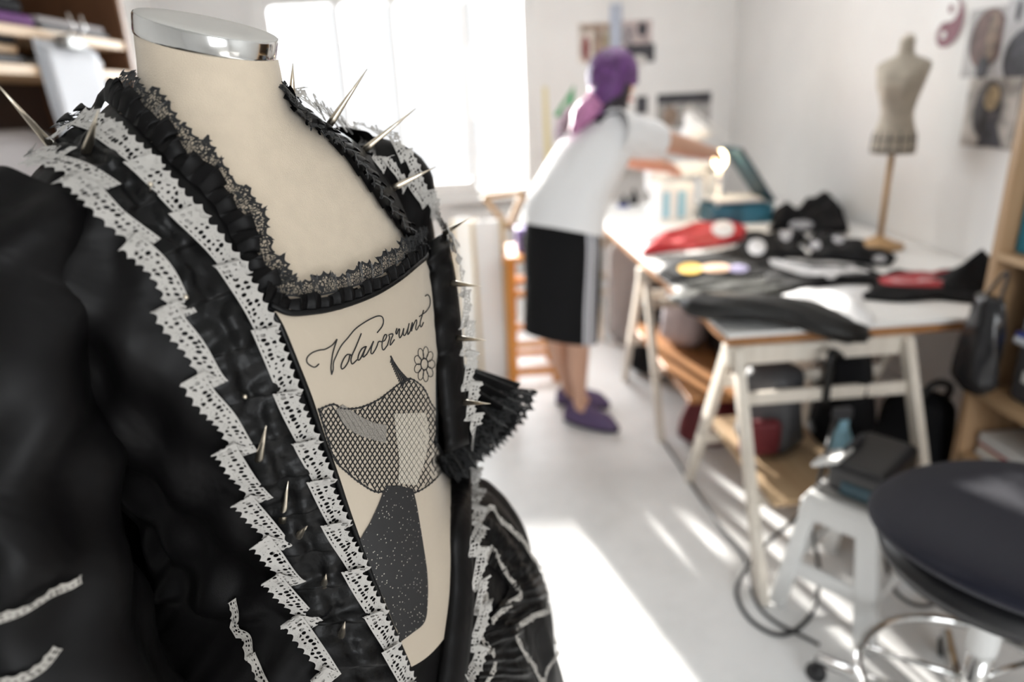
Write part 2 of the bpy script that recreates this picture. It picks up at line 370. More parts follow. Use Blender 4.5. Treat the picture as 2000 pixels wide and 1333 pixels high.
# neck cap: chrome rim and grey disc
cz = nrm(V(0, 0, 1) + .30*F); cx = S; cy = np.cross(cz, cx); RCAP = np.array([cx, cy, cz]).T
rimc = B(0, 0, 1.534)
mb = MB(); mb.lathe([(1.0, -.003), (1.04, -.0025), (1.045, .0), (1.045, .0120), (1.03, .0138)], rimc, 72, .0535, .0605, np.array([cx, cy, cz/1]).T @ np.diag([1, 1, 1]), cap=False)
mb2 = []
for p in mb.v: mb2.append(p)
mb.build('neck_rim', M['chrome'], form, smooth=True)
mb = MB(); mb.lathe([(1.03, .0130), (1.01, .0146), (.6, .0152), (.02, .0155)], rimc, 72, .0535, .0605, RCAP); mb.build('neck_cap', M['capgrey'], form, smooth=True)
mb = MB(); mb.tube([B(0, 0, .82), B(0, 0, .05)], .016, 16); mb.build('stand_pole', M['chrome'], form, smooth=True)
mb = MB(); mb.lathe([(.17, 0), (.17, .012), (.05, .03), (.02, .06)], B(0, 0, 0), 32); mb.build('stand_base', M['blk'], form, smooth=True)

# robe surface
GR = np.array(ROWS).copy(); GR[:, 1:4] += .007
GR = [r for r in GR if 1.05 < r[0] < 1.5]
GR = [(1.488, .07, .078, .066, .17, 2.0), (1.479, .07, .085, .092, .14, 2.0)] + [tuple(r) for r in GR if r[0] < 1.465] + [(1.03, .166, .125, .150, 0, 2.3), (.99, .168, .16, .235, 0, 2.4), (.95, .175, .19, .30, 0, 2.4), (.90, .187, .21, .335, 0, 2.5), (.85, .20, .23, .36, 0, 2.5), (.78, .215, .25, .385, 0, 2.5), (.65, .24, .29, .40, 0, 2.4), (.45, .26, .33, .44, 0, 2.3), (.12, .29, .38, .50, 0, 2.2)]
GR = smooth_rows(np.array(GR), 240)
NTH = 240
rp = body(GR, GR[:, 0], NTH)
# fabric folds: gathers fan out below the waist and round the armpit
ctr = np.array([OX + V(0, 0, z) for z in GR[:, 0]])
for i in range(rp.shape[0]):
    z = GR[i, 0]
    for j in range(NTH):
        a = 2*PI*j/NTH; d = nrm((rp[i, j]-ctr[i])*[1, 1, 0])
        am = .0
        if z < 1.04:
            k = min(1, (1.04-z)/.22); side = abs(math.cos(a))**1.5
            am = k*side*(.013*math.sin(a*26+2*math.sin(z*9)) + .008*math.sin(a*43+1.3))
        elif z < 1.42:
            side = max(0, abs(math.cos(a))-.55)/.45
            am = side*(.009 + .006*math.sin(38*(z+.35*math.sin(a))+2) + .004*math.sin(71*(z-.3*math.sin(a))))
        rp[i, j] += d*am
def pip(x, y, poly):
    c = False; n = len(poly); j = n-1
    for i in range(n):
        xi, yi = poly[i]; xj, yj = poly[j]
        if (yi > y) != (yj > y) and x < (xj-xi)*(y-yi)/(yj-yi)+xi: c = not c
        j = i
    return c
NECK = [(100, -60), (190, 160), (240, 190), (318, 268), (416, 360), (470, 455), (496, 510), (538, 572), (640, 578), (734, 550), (808, 484), (788, 460), (736, 395), (678, 316), (628, 262), (562, 210), (520, 160), (560, -60)]
keep = np.ones(rp.shape[:2], bool)
for i in range(rp.shape[0]):
    for j in range(NTH):
        z = GR[i, 0]
        if z < 1.3: continue
        front = math.sin(2*PI*j/NTH) > -.15
        if not front and z < 1.45: continue
        x, y = proj(rp[i, j]); keep[i, j] = not pip(x, y, NECK)
gown = thing('gown', B(0, 0, 0), 'black satin gown with white lace, spikes and embroidered ivory front on the dress form', 'gown')
mt = mat('black_taffeta', (.0035, .0032, .0034), .46, bump=.0, spec=.14, sheen=.0)
g = NG(mt); b = g.n['Principled BSDF']; tc = g.new('ShaderNodeTexCoord')
n1 = g.new('ShaderNodeTexNoise'); n1.inputs['Scale'].default_value = 9; n1.inputs['Detail'].default_value = 3; n1.inputs['Distortion'].default_value = .8
n2 = g.new('ShaderNodeTexNoise'); n2.inputs['Scale'].default_value = 1500; n2.inputs['Detail'].default_value = 1
g.l.new(tc.outputs['Object'], n1.inputs['Vector']); g.l.new(tc.outputs['Object'], n2.inputs['Vector'])
b1 = g.new('ShaderNodeBump'); b1.inputs['Strength'].default_value = .35; b1.inputs['Distance'].default_value = .02
b2 = g.new('ShaderNodeBump'); b2.inputs['Strength'].default_value = .12; b2.inputs['Distance'].default_value = .001
g.l.new(n1.outputs['Fac'], b1.inputs['Height']); g.l.new(n2.outputs['Fac'], b2.inputs['Height']); g.l.new(b1.outputs['Normal'], b2.inputs['Normal']); g.l.new(b2.outputs['Normal'], b.inputs['Normal'])
M['taff'] = mt
mb = MB(); vs_ = rp.reshape(-1, 3); fs_ = []
for i in range(rp.shape[0]-1):
    for j in range(NTH):
        k = (j+1) % NTH
        if keep[i, j] and keep[i, k] and keep[i+1, k] and keep[i+1, j]: fs_.append((i*NTH+j, i*NTH+k, (i+1)*NTH+k, (i+1)*NTH+j))
mb.add(vs_, fs_)
mb.build('robe', M['taff'], gown, smooth=True)
# full surface for placing trims (not cut)
allf = [(i*NTH+j, i*NTH+(j+1) % NTH, (i+1)*NTH+(j+1) % NTH, (i+1)*NTH+j) for i in range(rp.shape[0]-1) for j in range(NTH)]
BV = BVHTree.FromPolygons([tuple(p) for p in vs_], allf)
tv = tp.reshape(-1, 3); nt_ = tp.shape[1]
BT = BVHTree.FromPolygons([tuple(p) for p in tv], [(i*nt_+j, i*nt_+(j+1) % nt_, (i+1)*nt_+(j+1) % nt_, (i+1)*nt_+j) for i in range(tp.shape[0]-1) for j in range(nt_)])
def onto(x, y, off=0., bv=None):
    bv = bv or BV; r = ray(x, y)
    h = bv.ray_cast(Vector(CP), Vector(r))
    if h[0] is None:
        best = None
        for t in np.linspace(.35, 1.15, 90):
            q = bv.find_nearest(Vector(CP+r*t))
            if best is None or q[3] < best[3]: best = q
        h = best
    p = np.array(h[0]); nn = np.array(h[1])
    c = OX + V(0, 0, p[2])
    if nn.dot(p-c) < 0: nn = -nn
    return p + nn*off, nn
def surf_path(px, step=.002, off=0., bv=None, sm=True):
    q = smooth_line(px, 400) if sm else resample(px, 400)
    pn = [onto(x, y, off, bv) for x, y in q]
    P = np.array([a for a, _ in pn]); N = np.array([b_ for _, b_ in pn])
    for arr, k in ((P, 7), (N, 25)):
        pad = np.pad(arr, ((k, k), (0, 0)), 'edge'); ker = np.ones(2*k+1)/(2*k+1)
        arr[:] = np.array([np.convolve(pad[:, c], ker, 'valid') for c in range(3)]).T
    d = np.r_[0, np.cumsum(np.linalg.norm(np.diff(P, axis=0), axis=1))]; L = d[-1]
    def at(t):
        t = np.clip(t, 0, L)
        p = np.array([np.interp(t, d, P[:, c]) for c in range(3)]); nn = nrm([np.interp(t, d, N[:, c]) for c in range(3)])
        e = 1e-3; tt = nrm(np.array([np.interp(min(t+e, L), d, P[:, c]) for c in range(3)]) - np.array([np.interp(max(t-e, 0), d, P[:, c]) for c in range(3)]))
        return p, nn, tt
    return at, L
def lace_band(name, px, width, m, lam=.035, A=.009, lat=.004, h=.005, side=1, off=.002, tilt=.15, step=.0012, parent=None, bv=None, nw=5, seed=0, label=None):
    at, L = surf_path(px, bv=bv); rg = np.random.default_rng(seed); n = int(L*1.6/step); G = []; UVs = []
    ph = np.cumsum(rg.normal(0, .6, 400)); am = rg.uniform(.5, 1.35, 400)
    prev = None; u = 0
    for i in range(n+1):
        q = L*i/n; a = 2*PI*q/lam + np.interp(q/lam, range(400), ph)
        k_ = np.interp(q/lam, range(400), am); fold = math.sin(a)*k_; s = q - A*fold
        fr = (a/(2*PI)) % 1; k_ = am[int(a/(2*PI)) % 400] if a > 0 else 1; back = A*k_
        if fr < .78: e = fr/.78; e = .5*e+.5*e*e*(3-2*e); s = q + (e-fr)*lam + back*(e-.5)
        else: e = (fr-.78)/.22; e = e*e*(3-2*e); s = q + (1-fr)*lam + back*(.5-e); e = 1-e
        p, nn, tt = at(s); bb = nrm(np.cross(nn, tt))*side
        c = p + bb*side*lat*k_*(1-2*e) + nn*(off + h*(1-e*.9 if fr < .78 else (1-math.cos(PI*(1-e)))*.5))
        if prev is not None: u += np.linalg.norm(c-prev)
        prev = c; rowp = []; rowu = []
        wdir = nrm(bb + tt*.25*math.cos(a) + nn*tilt)
        for k in range(nw):
            v = k/(nw-1); rowp.append(c + wdir*width*(v-.5) + nn*(.0015*math.sin(3*a+v*2)*v)); rowu.append((u, v))
        G.append(rowp); UVs.append(rowu)
    mb = MB(); mb.grid(G, UVs); return mb.build(name, m, parent or gown, smooth=True, label=label, fixn=False)
M['wlace'] = lace_mat('white_lace', (.43, .41, .385)); M['blace'] = lace_mat('black_lace', (.005, .005, .0055), cell=.0023, holes=False, thread=.13, border=.16)
M['nlace'] = lace_mat('narrow_white_lace', (.42, .395, .36), cell=.0021, holes=True)

OUT_PX = [(-40, 200), (20, 275), (110, 325), (170, 362), (220, 430), (270, 480), (315, 535), (345, 620), (378, 680), (402, 760), (435, 810), (462, 880), (492, 960), (527, 1045), (558, 1130), (590, 1215), (622, 1300), (640, 1350)]
INN_PX = [(10, 200), (60, 212), (130, 222), (195, 250), (245, 290), (300, 345), (350, 410), (405, 470), (452, 535), (492, 600), (528, 680), (556, 760), (590, 850), (622, 920), (650, 1010), (682, 1085), (712, 1165), (748, 1245), (790, 1345)]
# gathered black strip between the two bands
def strip(name, pa, pb, off, amp, lam, m, n=500, nw=22, seed=1, bv=None):
    qa = smooth_line(pa, n); qb = smooth_line(pb, n); G = []; rg = np.random.default_rng(seed); s = 0
    ph = np.cumsum(rg.normal(0, .5, 200))
    for i in range(n):
        row = []; pp = None
        pa_, na = onto(*qa[i], 0, bv)
        if i: s += np.linalg.norm(pa_-last)
        last = pa_
        for k in range(nw):
            v = k/(nw-1); x, y = qa[i]*(1-v)+qb[i]*v; p, nn = onto(x, y, 0, bv)
            a = 2*PI*s/lam + np.interp(s/lam, range(200), ph)
            env = math.sin(PI*min(max(v, .03), .97))**.5
            saw = (a/(2*PI)) % 1
            hh = off + env*amp*(.9*saw**1.6 + .25*math.sin(2*a+5*v)) + .35*amp*env*math.sin(9*v+a*.5)
            mid = math.exp(-((v-.5)/.09)**2); hh -= mid*amp*.8
            row.append(p + nn*max(hh, .001))
        G.append(row)
    mb = MB(); mb.grid(G); return mb.build(name, m, gown, smooth=True, fixn=False)
M['ribbon'] = mat('black_ribbon', (.0035, .0035, .0038), .42, bump=.25, bscale=45, spec=.2)
strip('gathered_strip', OUT_PX, INN_PX, .003, .0055, .040, M['ribbon'])
lace_band('lace_band', OUT_PX, .0190, M['wlace'], lam=.052, A=.016, lat=-.0075, h=.007, side=-1, off=.006, seed=3)
lace_band('lace_band', INN_PX, .020, M['wlace'], lam=.050, A=.012, lat=-.0035, h=.005, side=1, off=.006, seed=5)

# ivory stomacher panel
SL = [(531, 612), (548, 640), (575, 705), (603, 775), (628, 850), (655, 925), (680, 1000), (707, 1075), (735, 1150), (762, 1220), (797, 1302)]
SR = [(846, 498), (852, 560), (860, 640), (866, 720), (871, 800), (875, 880), (877, 960), (879, 1040), (879, 1120), (877, 1180), (872, 1232)]
SR[0] = (838, 490)
qa = smooth_line(SL, 80); qb = smooth_line(SR, 80); G = []
for i in range(80):
    row = []
    for k in range(30):
        v = k/29; x, y = qa[i]*(1-v)+qb[i]*v
        y += (1-i/79)**6 * 26*math.sin(PI*v)*(1.0) + (i/79)**8*10*math.sin(PI*v)
        row.append(onto(x, y, .0045)[0])
    G.append(row)
G = np.array(G)
for _ in range(2): G[1:-1, 1:-1] = .5*G[1:-1, 1:-1] + .125*(G[:-2, 1:-1]+G[2:, 1:-1]+G[1:-1, :-2]+G[1:-1, 2:])
sm_ = mat('ivory_silk', (.47, .40, .315), .55, sheen=.15); g = NG(sm_); b = g.n['Principled BSDF']; tc = g.new('ShaderNodeTexCoord')
n1 = g.new('ShaderNodeTexNoise'); n1.inputs['Scale'].default_value = 35; n1.inputs['Detail'].default_value = 4; b1 = g.new('ShaderNodeBump'); b1.inputs['Strength'].default_value = .3; b1.inputs['Distance'].default_value = .004
g.l.new(tc.outputs['Object'], n1.inputs['Vector']); g.l.new(n1.outputs['Fac'], b1.inputs['Height']); g.l.new(b1.outputs['Normal'], b.inputs['Normal'])
mb = MB(); mb.grid(G); stom = mb.build('stomacher', sm_, gown, smooth=True, label='ivory front panel with black embroidery', fixn=False)
BS = BVHTree.FromPolygons([tuple(p) for p in G.reshape(-1, 3)], [(i*30+j, i*30+j+1, (i+1)*30+j+1, (i+1)*30+j) for i in range(79) for j in range(29)])
def ons(x, y, off=.0006):
    r = ray(x, y); h = BS.ray_cast(Vector(CP), Vector(r))
    if h[0] is None: h = None
    if h is None:
        best = None
        for t in np.linspace(.5, .9, 60):
            q = BS.find_nearest(Vector(CP+r*t))
            if best is None or q[3] < best[3]: best = q
        h = best
    p = np.array(h[0]); nn = np.array(h[1]); nn = nn if nn.dot(r) < 0 else -nn
    return p + nn*off
def stitch(mb, px, w, n=None, smooth=True):
    q = smooth_line(px, n or max(8, len(px)*5)) if smooth else np.array(px, float)
    mb.tube([ons(x, y) for x, y in q], w, 5)
th = mat('black_thread', (.008, .008, .009), .6)
tx = lambda pts: [(590+x*.135, 560+y*.135) for x, y in pts]
mb = MB()
for st in (
 [(240, 1120), (180, 1168), (110, 1140), (65, 1090), (75, 1020), (150, 955), (250, 920), (330, 908), (430, 850), (500, 765)],
 [(500, 765), (462, 880), (435, 980), (420, 1090), (412, 1180), (422, 1275)], [(422, 1275), (445, 1200), (450, 1100), (490, 1000), (560, 860), (660, 740), (760, 620), (880, 530), (1000, 462), (1090, 428), (1150, 440), (1172, 500), (1150, 580), (1080, 668)],
 [(690, 985), (640, 990), (590, 1060), (558, 1150), (575, 1195), (620, 1160), (665, 1080), (690, 985), (712, 1010)],
 [(850, 680), (810, 780), (760, 900), (715, 1000), (700, 1070), (722, 1122), (790, 1060)],
 [(910, 870), (860, 900), (815, 980), (800, 1060), (830, 1055), (880, 960), (925, 860), (880, 980), (880, 1025), (930, 980)],
 [(930, 980), (985, 880), (1030, 790), (1000, 880), (990, 960), (1015, 970), (1070, 880), (1100, 800), (1140, 800)],
 [(1140, 800), (1190, 780), (1220, 710), (1190, 700), (1160, 780), (1150, 860), (1170, 920), (1230, 850)],
 [(1230, 850), (1260, 740), (1250, 700), (1310, 690), (1280, 770), (1270, 850), (1330, 770)],
 [(1365, 605), (1350, 660), (1360, 690), (1392, 620), (1405, 625), (1396, 700), (1408, 745), (1440, 700)],
 [(1440, 700), (1466, 605), (1458, 670), (1468, 712), (1492, 690), (1528, 600), (1542, 535)], [(1542, 535), (1522, 640), (1524, 698), (1556, 650)],
 [(1556, 650), (1590, 520), (1578, 650)], [(1580, 630), (1612, 540), (1645, 482), (1652, 520), (1636, 600), (1652, 630), (1690, 560)],
 [(1750, 345), (1730, 420), (1700, 530), (1715, 590), (1750, 520)], [(1690, 435), (1740, 400), (1790, 360), (1840, 280), (1845, 180), (1815, 120), (1775, 140)]):
    stitch(mb, tx(st), .0006)
mb.build('lettering', th, stom, label='black embroidered script reading Volaverunt')
# generic embroidered motif: netted fan, dark tassel skirt shape, rosette with leaf
FAN = [(622, 800), (650, 790), (668, 798), (700, 797), (735, 783), (760, 765), (782, 748), (800, 740), (826, 758), (842, 790), (862, 818), (872, 850), (868, 905), (848, 938), (812, 962), (795, 955), (770, 950), (738, 962), (705, 945), (680, 925), (655, 900), (640, 860)]
net = MB()
def clip_line(p0, p1, poly, n=60):
    seg = []; out = []
    for t in np.linspace(0, 1, n):
        q = (p0[0]*(1-t)+p1[0]*t, p0[1]*(1-t)+p1[1]*t)
        if pip(*q, poly): seg.append(q)
        elif len(seg) > 1: out.append(seg); seg = []
        else: seg = []
    if len(seg) > 1: out.append(seg)
    return out
for k in range(-40, 60):
    for sg in (1, -1):
        x0 = 560 + k*9.5
        for seg in clip_line((x0, 700), (x0+sg*190, 1000), FAN): stitch(net, seg[::3]+[seg[-1]], .0006, smooth=False)
qf = smooth_line(FAN+[FAN[0]], 200); stitch(net, [tuple(p) for p in qf], .0007, smooth=False)
for p in qf[::2]: net.sphere(ons(p[0], p[1], .0006), .0012, 6, 4)
net.build('net_motif', th, stom, label='black netted fan shape embroidered across the panel')
def patch(polyL, polyR, m, name, off, label=None, n=40, w=14):
    a = smooth_line(polyL, n); b_ = smooth_line(polyR, n); mb = MB()
    mb.grid([[ons(*(a[i]*(1-k/(w-1))+b_[i]*k/(w-1)), off) for k in range(w)] for i in range(n)]); return mb.build(name, m, stom, smooth=True, label=label, fixn=False)
tm = mat('black_satin_stitch', (.008, .008, .009), .55, bump=.0); g = NG(tm); b = g.n['Principled BSDF']
vo = g.new('ShaderNodeTexVoronoi'); vo.inputs['Scale'].default_value = 260; tc = g.new('ShaderNodeTexCoord'); g.l.new(tc.outputs['Object'], vo.inputs['Vector'])
lt = g.math('LESS_THAN', vo.outputs['Distance'], .17); mxc = g.new('ShaderNodeMix', data_type='RGBA'); mxc.inputs[6].default_value = (.008, .008, .009, 1); mxc.inputs[7].default_value = (.4, .37, .32, 1)
g.l.new(lt, mxc.inputs[0]); g.l.new(mxc.outputs[2], b.inputs['Base Color'])
patch([(752, 948), (738, 985), (722, 1020), (702, 1062), (722, 1110), (748, 1170), (772, 1232), (778, 1256)], [(805, 955), (812, 985), (818, 1020), (826, 1070), (833, 1120), (834, 1170), (828, 1215), (800, 1240)], tm, 'tassel_motif', .0012, 'black stitched bell shape with pale specks')
cm = mat('ivory_stitch', (.60, .54, .45), .8, bump=.6, bscale=500)
patch([(768, 808), (772, 850), (778, 900), (776, 945)], [(830, 806), (836, 850), (828, 900), (812, 948)], cm, 'sash_motif', .0010, 'ivory stitched sash at the centre of the fan')
patch([(655, 800), (672, 830), (700, 850), (752, 866)], [(668, 790), (700, 812), (730, 826), (754, 830)], mat('grey_stitch', (.36, .33, .29), .8, bump=.8, bscale=600), 'ribbon_motif', .0011, 'grey stitched ribbon across the fan')
ros = MB()
for k in range(9):
    a0 = 2*PI*k/9; pts = []
    for t in np.linspace(0, 2*PI, 14): 
        rx = 22+11*math.cos(t); pts.append((828+.62*(rx*math.cos(a0)-8*math.sin(t)*math.sin(a0)), 712+1.05*(rx*math.sin(a0)+8*math.sin(t)*math.cos(a0))))
    stitch(ros, pts, .0004)
stitch(ros, [(828+7*math.cos(t), 712+11*math.sin(t)) for t in np.linspace(0, 2*PI, 14)], .0006)
for k in range(12):
    t = k/11; bx, by = 764+t*26, 700+t*42
    stitch(ros, [(bx, by), (bx+8*t+3, by+12-8*t)], .0007); stitch(ros, [(bx, by), (bx-2-4*t, by+9+8*t)], .0007)
stitch(ros, [(762, 696), (775, 722), (792, 746)], .0009)
ros.build('rosette_motif', th, stom, label='black outlined rosette with a dark leaf')
# dark satin bands edging the panel
def edge_tube(px, r, off=.003):
    at, L = surf_path(px); mb = MB(); mb.tube([at(t)[0]+at(t)[1]*off for t in np.linspace(0, L, 120)], r, 10); return mb
edge_tube([(x-3, y) for x, y in SL] , .0028).build('panel_piping', M['ribbon'], gown, smooth=True)
edge_tube([(x+4, y) for x, y in SR], .0034, .004).build('panel_piping', M['ribbon'], gown, smooth=True)
edge_tube([(522, 600), (560, 615), (610, 611), (660, 600), (720, 578), (770, 548), (815, 512), (840, 490)], .0026, .006).build('neckline_piping', M['ribbon'], gown, smooth=True)

# neckline frill of black satin and black lace
def frill(name, px, m, w, dirpx, amp=.006, lam=.014, off=.004, bv=None, uvm=False, base=0., seed=0, lift=.35, sub=1):
    at, L = surf_path(px, bv=bv); rg = np.random.default_rng(seed); n = int(L/.0008); G = []; U = []
    ph = np.cumsum(rg.normal(0, .55, 500)); u = 0; prev = None
    for i in range(n+1):
        q = L*i/n; p, nn, tt = at(q); bb = nrm(np.cross(nn, tt))*dirpx; a = 2*PI*q/lam + np.interp(q/lam, range(500), ph)
        row = []; ur = []; ww = w*(1+.18*math.sin(.37*a+1))
        for k in range(7):
            v = k/6; c = p + bb*(base+ww*v) + nn*(off + lift*ww*math.sin(PI*v*.6) + amp*(.35+v)*.8*math.sin(a)) + tt*amp*.9*v*math.sin(2*a+.6)
            row.append(c); ur.append((u, v))
        if prev is not None: u += np.linalg.norm(row[-1]-prev)
        prev = row[-1]; G.append(row); U.append(ur)
    mb = MB(); mb.grid(G, U); return mb.build(name, m, gown, smooth=True, fixn=False)
NL = [(100, 205), (150, 190), (205, 200), (270, 255), (340, 330), (400, 385), (445, 455), (475, 530), (505, 585)]
frill('satin_frill', NL, M['taff'], .016, 1, amp=.0045, lam=.017, off=.003, base=0, lift=.5, seed=2)
frill('black_lace_frill', NL, M['blace'], .019, 1, amp=.005, lam=.020, off=.004, base=.012, lift=.35, seed=4)
NB = [(505, 588), (560, 606), (620, 604), (680, 588), (740, 562), (790, 527), (825, 492)]
frill('satin_frill', NB, M['taff'], .015, 1, amp=.004, lam=.014, off=.004, base=-.005, lift=.3, seed=6)
frill('black_lace_frill', NB, M['blace'], .017, 1, amp=.0045, lam=.017, off=.005, base=.010, lift=.2, seed=8)
NR = [(825, 485), (797, 450), (762, 402), (727, 347), (690, 304), (650, 267), (600, 231), (552, 200), (524, 180)]
frill('satin_frill', NR, M['taff'], .015, 1, amp=.006, lam=.016, off=.003, base=-.003, lift=.3, seed=9)
frill('black_lace_frill', NR, M['blace'], .014, 1, amp=.005, lam=.018, off=.004, base=.006, lift=.35, seed=10)

# far side of the robe front: a black facing stands out beside the ivory panel
FL = [(828, 480), (834, 540), (842, 620), (851, 720), (861, 820), (873, 920), (876, 1040), (876, 1150), (866, 1240), (850, 1345)]
FRT = [(872, 452), (890, 540), (900, 620), (907, 720), (914, 820), (920, 920), (922, 1040), (927, 1150), (922, 1240), (910, 1345)]
qa = smooth_line(FL, 70); qb = smooth_line(FRT, 70); G = []
for i in range(70):
    p, nn = onto(*qa[i], .003); t0 = np.linalg.norm(p-CP); row = []
    for k in range(12):
        v = k/11; x, y = qa[i]*(1-v)+qb[i]*v; row.append(CP+ray(x, y)*(t0-.004-.008*math.sin(PI*v*.8)+.032*v**2))
    G.append(row)
G = np.array(G); MB().slab(G, .002).build('front_facing', M['taff'], gown, smooth=True, fixn=False)
_fv = [tuple(p) for p in G.reshape(-1, 3)]; _ff = [(i*12+j, i*12+j+1, (i+1)*12+j+1, (i+1)*12+j) for i in range(69) for j in range(11)]
nv = len(vs_); BV = BVHTree.FromPolygons([tuple(p) for p in vs_]+_fv, allf+[tuple(k+nv for k in f) for f in _ff])
FAR = [(560, 182), (640, 232), (700, 272), (745, 330), (800, 372), (845, 405), (880, 470), (896, 560), (903, 640), (906, 720), (912, 790), (915, 880), (922, 960), (922, 1050), (925, 1130), (928, 1200), (918, 1290), (908, 1345)]
SH = [(690, 225), (735, 238), (765, 275), (800, 325), (835, 390), (868, 440), (890, 500)]

# pleated back drape of the robe, behind the waist
G = []
for i in range(40):
    s_ = i/39; z = 1.40*(1-s_)+.08*s_; row = []
    for k in range(120):
        v = k/119*2-1; w = .17+.22*min(1, s_*1.6); row.append(B(-.125-.14*s_-.05*(1-v*v)*(1-s_)+.012*math.sin(26*v)+.05*abs(v)**3, w*v, z))
    G.append(row)
MB().slab(np.array(G), .003).build('back_drape', M['taff'], gown, smooth=True, fixn=False)
# sleeves
def sleeve(path, rad, name, seed):
    q = smooth_line(path, 60); rr = np.interp(np.linspace(0, 1, 60), np.linspace(0, 1, len(rad)), rad); G = []; ref = None
    for i in range(60):
        t = nrm(q[min(i+1, 59)]-q[max(i-1, 0)]); ref = F if ref is None else ref; a_ = nrm(ref-t*ref.dot(t)); b_ = np.cross(t, a_); row = []; s = i/59
        for k in range(64):
            a = 2*PI*k/64
            r = rr[i]*(1+.06*math.sin(3*a+9*s+seed)+.07*math.sin(5*a-14*s)+.05*math.sin(26*s+3*a)+.03*math.sin(41*s-4*a))
            row.append(q[i]+r*(math.cos(a)*a_+math.sin(a)*b_))
        G.append(row)
    mb = MB(); mb.grid(G, wrap=True); return mb.build(name, M['taff'], gown, smooth=True)
sleeve([B(-.015, .16, 1.405), B(-.015, .205, 1.375), B(-.01, .235, 1.31), B(.0, .255, 1.22), B(.02, .268, 1.13), B(.05, .275, 1.03), B(.07, .28, .96)], [.050, .062, .066, .068, .068, .068, .07], 'sleeve', 1)
sleeve([B(.0, -.15, 1.405), B(.004, -.19, 1.375), B(-.012, -.22, 1.31), B(-.045, -.24, 1.22), B(-.02, -.245, 1.15), B(.03, -.25, 1.10)], [.056, .072, .070, .060, .053, .05], 'sleeve', 2)
# elbow flounce of the far sleeve with a lace hem
e0 = B(.035, -.25, 1.10); ax = nrm(B(.14, -.25, 1.02)-e0); ra = nrm(np.cross(ax, UP)); rb = np.cross(ra, ax)
def flounce(e0, ax, r0, r1, L, name, m, lam=22, amp=.10, uv0=0):
    ra = nrm(np.cross(ax, UP)); rb = np.cross(ra, ax); G = []; U = []
    for i in range(14):
        t = i/13; row = []; ur = []
        for k in range(220):
            a = 2*PI*k/219; r = (r0+(r1-r0)*t**.8)*(1+amp*t*math.sin(lam*a)+.05*t*math.sin(7*a))
            row.append(e0+ax*(L*t*(1+.15*math.sin(a*2+1)))+r*(math.cos(a)*ra+math.sin(a)*rb)); ur.append((a*(r1), t))
        G.append(row); U.append(ur)
    mb = MB(); mb.grid(G, U); return mb.build(name, m, gown, smooth=True, fixn=False)
flounce(e0, ax, .046, .074, .098, 'sleeve_flounce', M['taff'])
flounce(e0+ax*.072, ax, .066, .084, .045, 'flounce_lace', M['blace'])

# narrow lace zigzags on the skirt front and sides
ZZ = [[(925, 1030), (952, 992), (975, 1020), (1010, 1050), (1040, 1095), (1065, 1125), (1088, 1150), (1092, 1185), (1060, 1195), (1020, 1215), (1000, 1240), (1015, 1270), (1040, 1310), (1060, 1345)],
      [(940, 1100), (955, 1070), (975, 1110), (1005, 1150), (1010, 1165), (985, 1185), (955, 1215)],
      [(450, 1155), (462, 1195), (465, 1235), (486, 1250), (492, 1290), (520, 1345)],
      [(-10, 1205), (40, 1185), (90, 1155), (130, 1140), (150, 1130)],
      [(-10, 1330), (40, 1322), (80, 1300), (108, 1265)],
      [(925, 1200), (945, 1160), (935, 1240), (960, 1290), (940, 1345)], [(1050, 1345), (1068, 1300), (1090, 1270), (1105, 1240)]]
def verts_of(nm):
    out = []
    for o in gown.children:
        if o.name.split('.')[0] == nm: out.append(([tuple(np.array(v.co)+BASE[o.name]) for v in o.data.vertices], [tuple(p.vertices) for p in o.data.polygons]))
    return out
_av, _af = [tuple(p) for p in vs_], list(allf)
for v_, f_ in verts_of('sleeve'): _af += [tuple(k+len(_av) for k in f) for f in f_]; _av += v_
for v_, f_ in verts_of('front_facing'): _af += [tuple(k+len(_av) for k in f) for f in f_]; _av += v_
BALL = BVHTree.FromPolygons(_av, _af)
lace_band('lace_band', FAR, .017, M['wlace'], lam=.040, A=.010, lat=.006, h=.010, side=1, off=.003, tilt=.7, seed=12, bv=BALL)
lace_band('lace_band', SH, .014, M['wlace'], lam=.05, A=.006, lat=.003, h=.004, side=1, off=.004, tilt=.5, seed=13, bv=BALL)
for k, z in enumerate(ZZ):
    lace_band('narrow_lace', z, (.0085 if k not in (3, 4) else .007), M['nlace'], lam=.06, A=.003, lat=.0008, h=.002, side=1 if k != 2 else -1, off=.004, tilt=.05, seed=20+k, bv=BALL if k in (3, 4) else None)
strip('skirt_strip', [(940, 1010), (975, 1030), (1040, 1105), (1085, 1160), (1020, 1215), (1050, 1345)], [(930, 1090), (960, 1110), (990, 1150), (960, 1200), (940, 1260), (930, 1345)], .002, .006, .03, M['ribbon'], n=120, nw=12, seed=7)

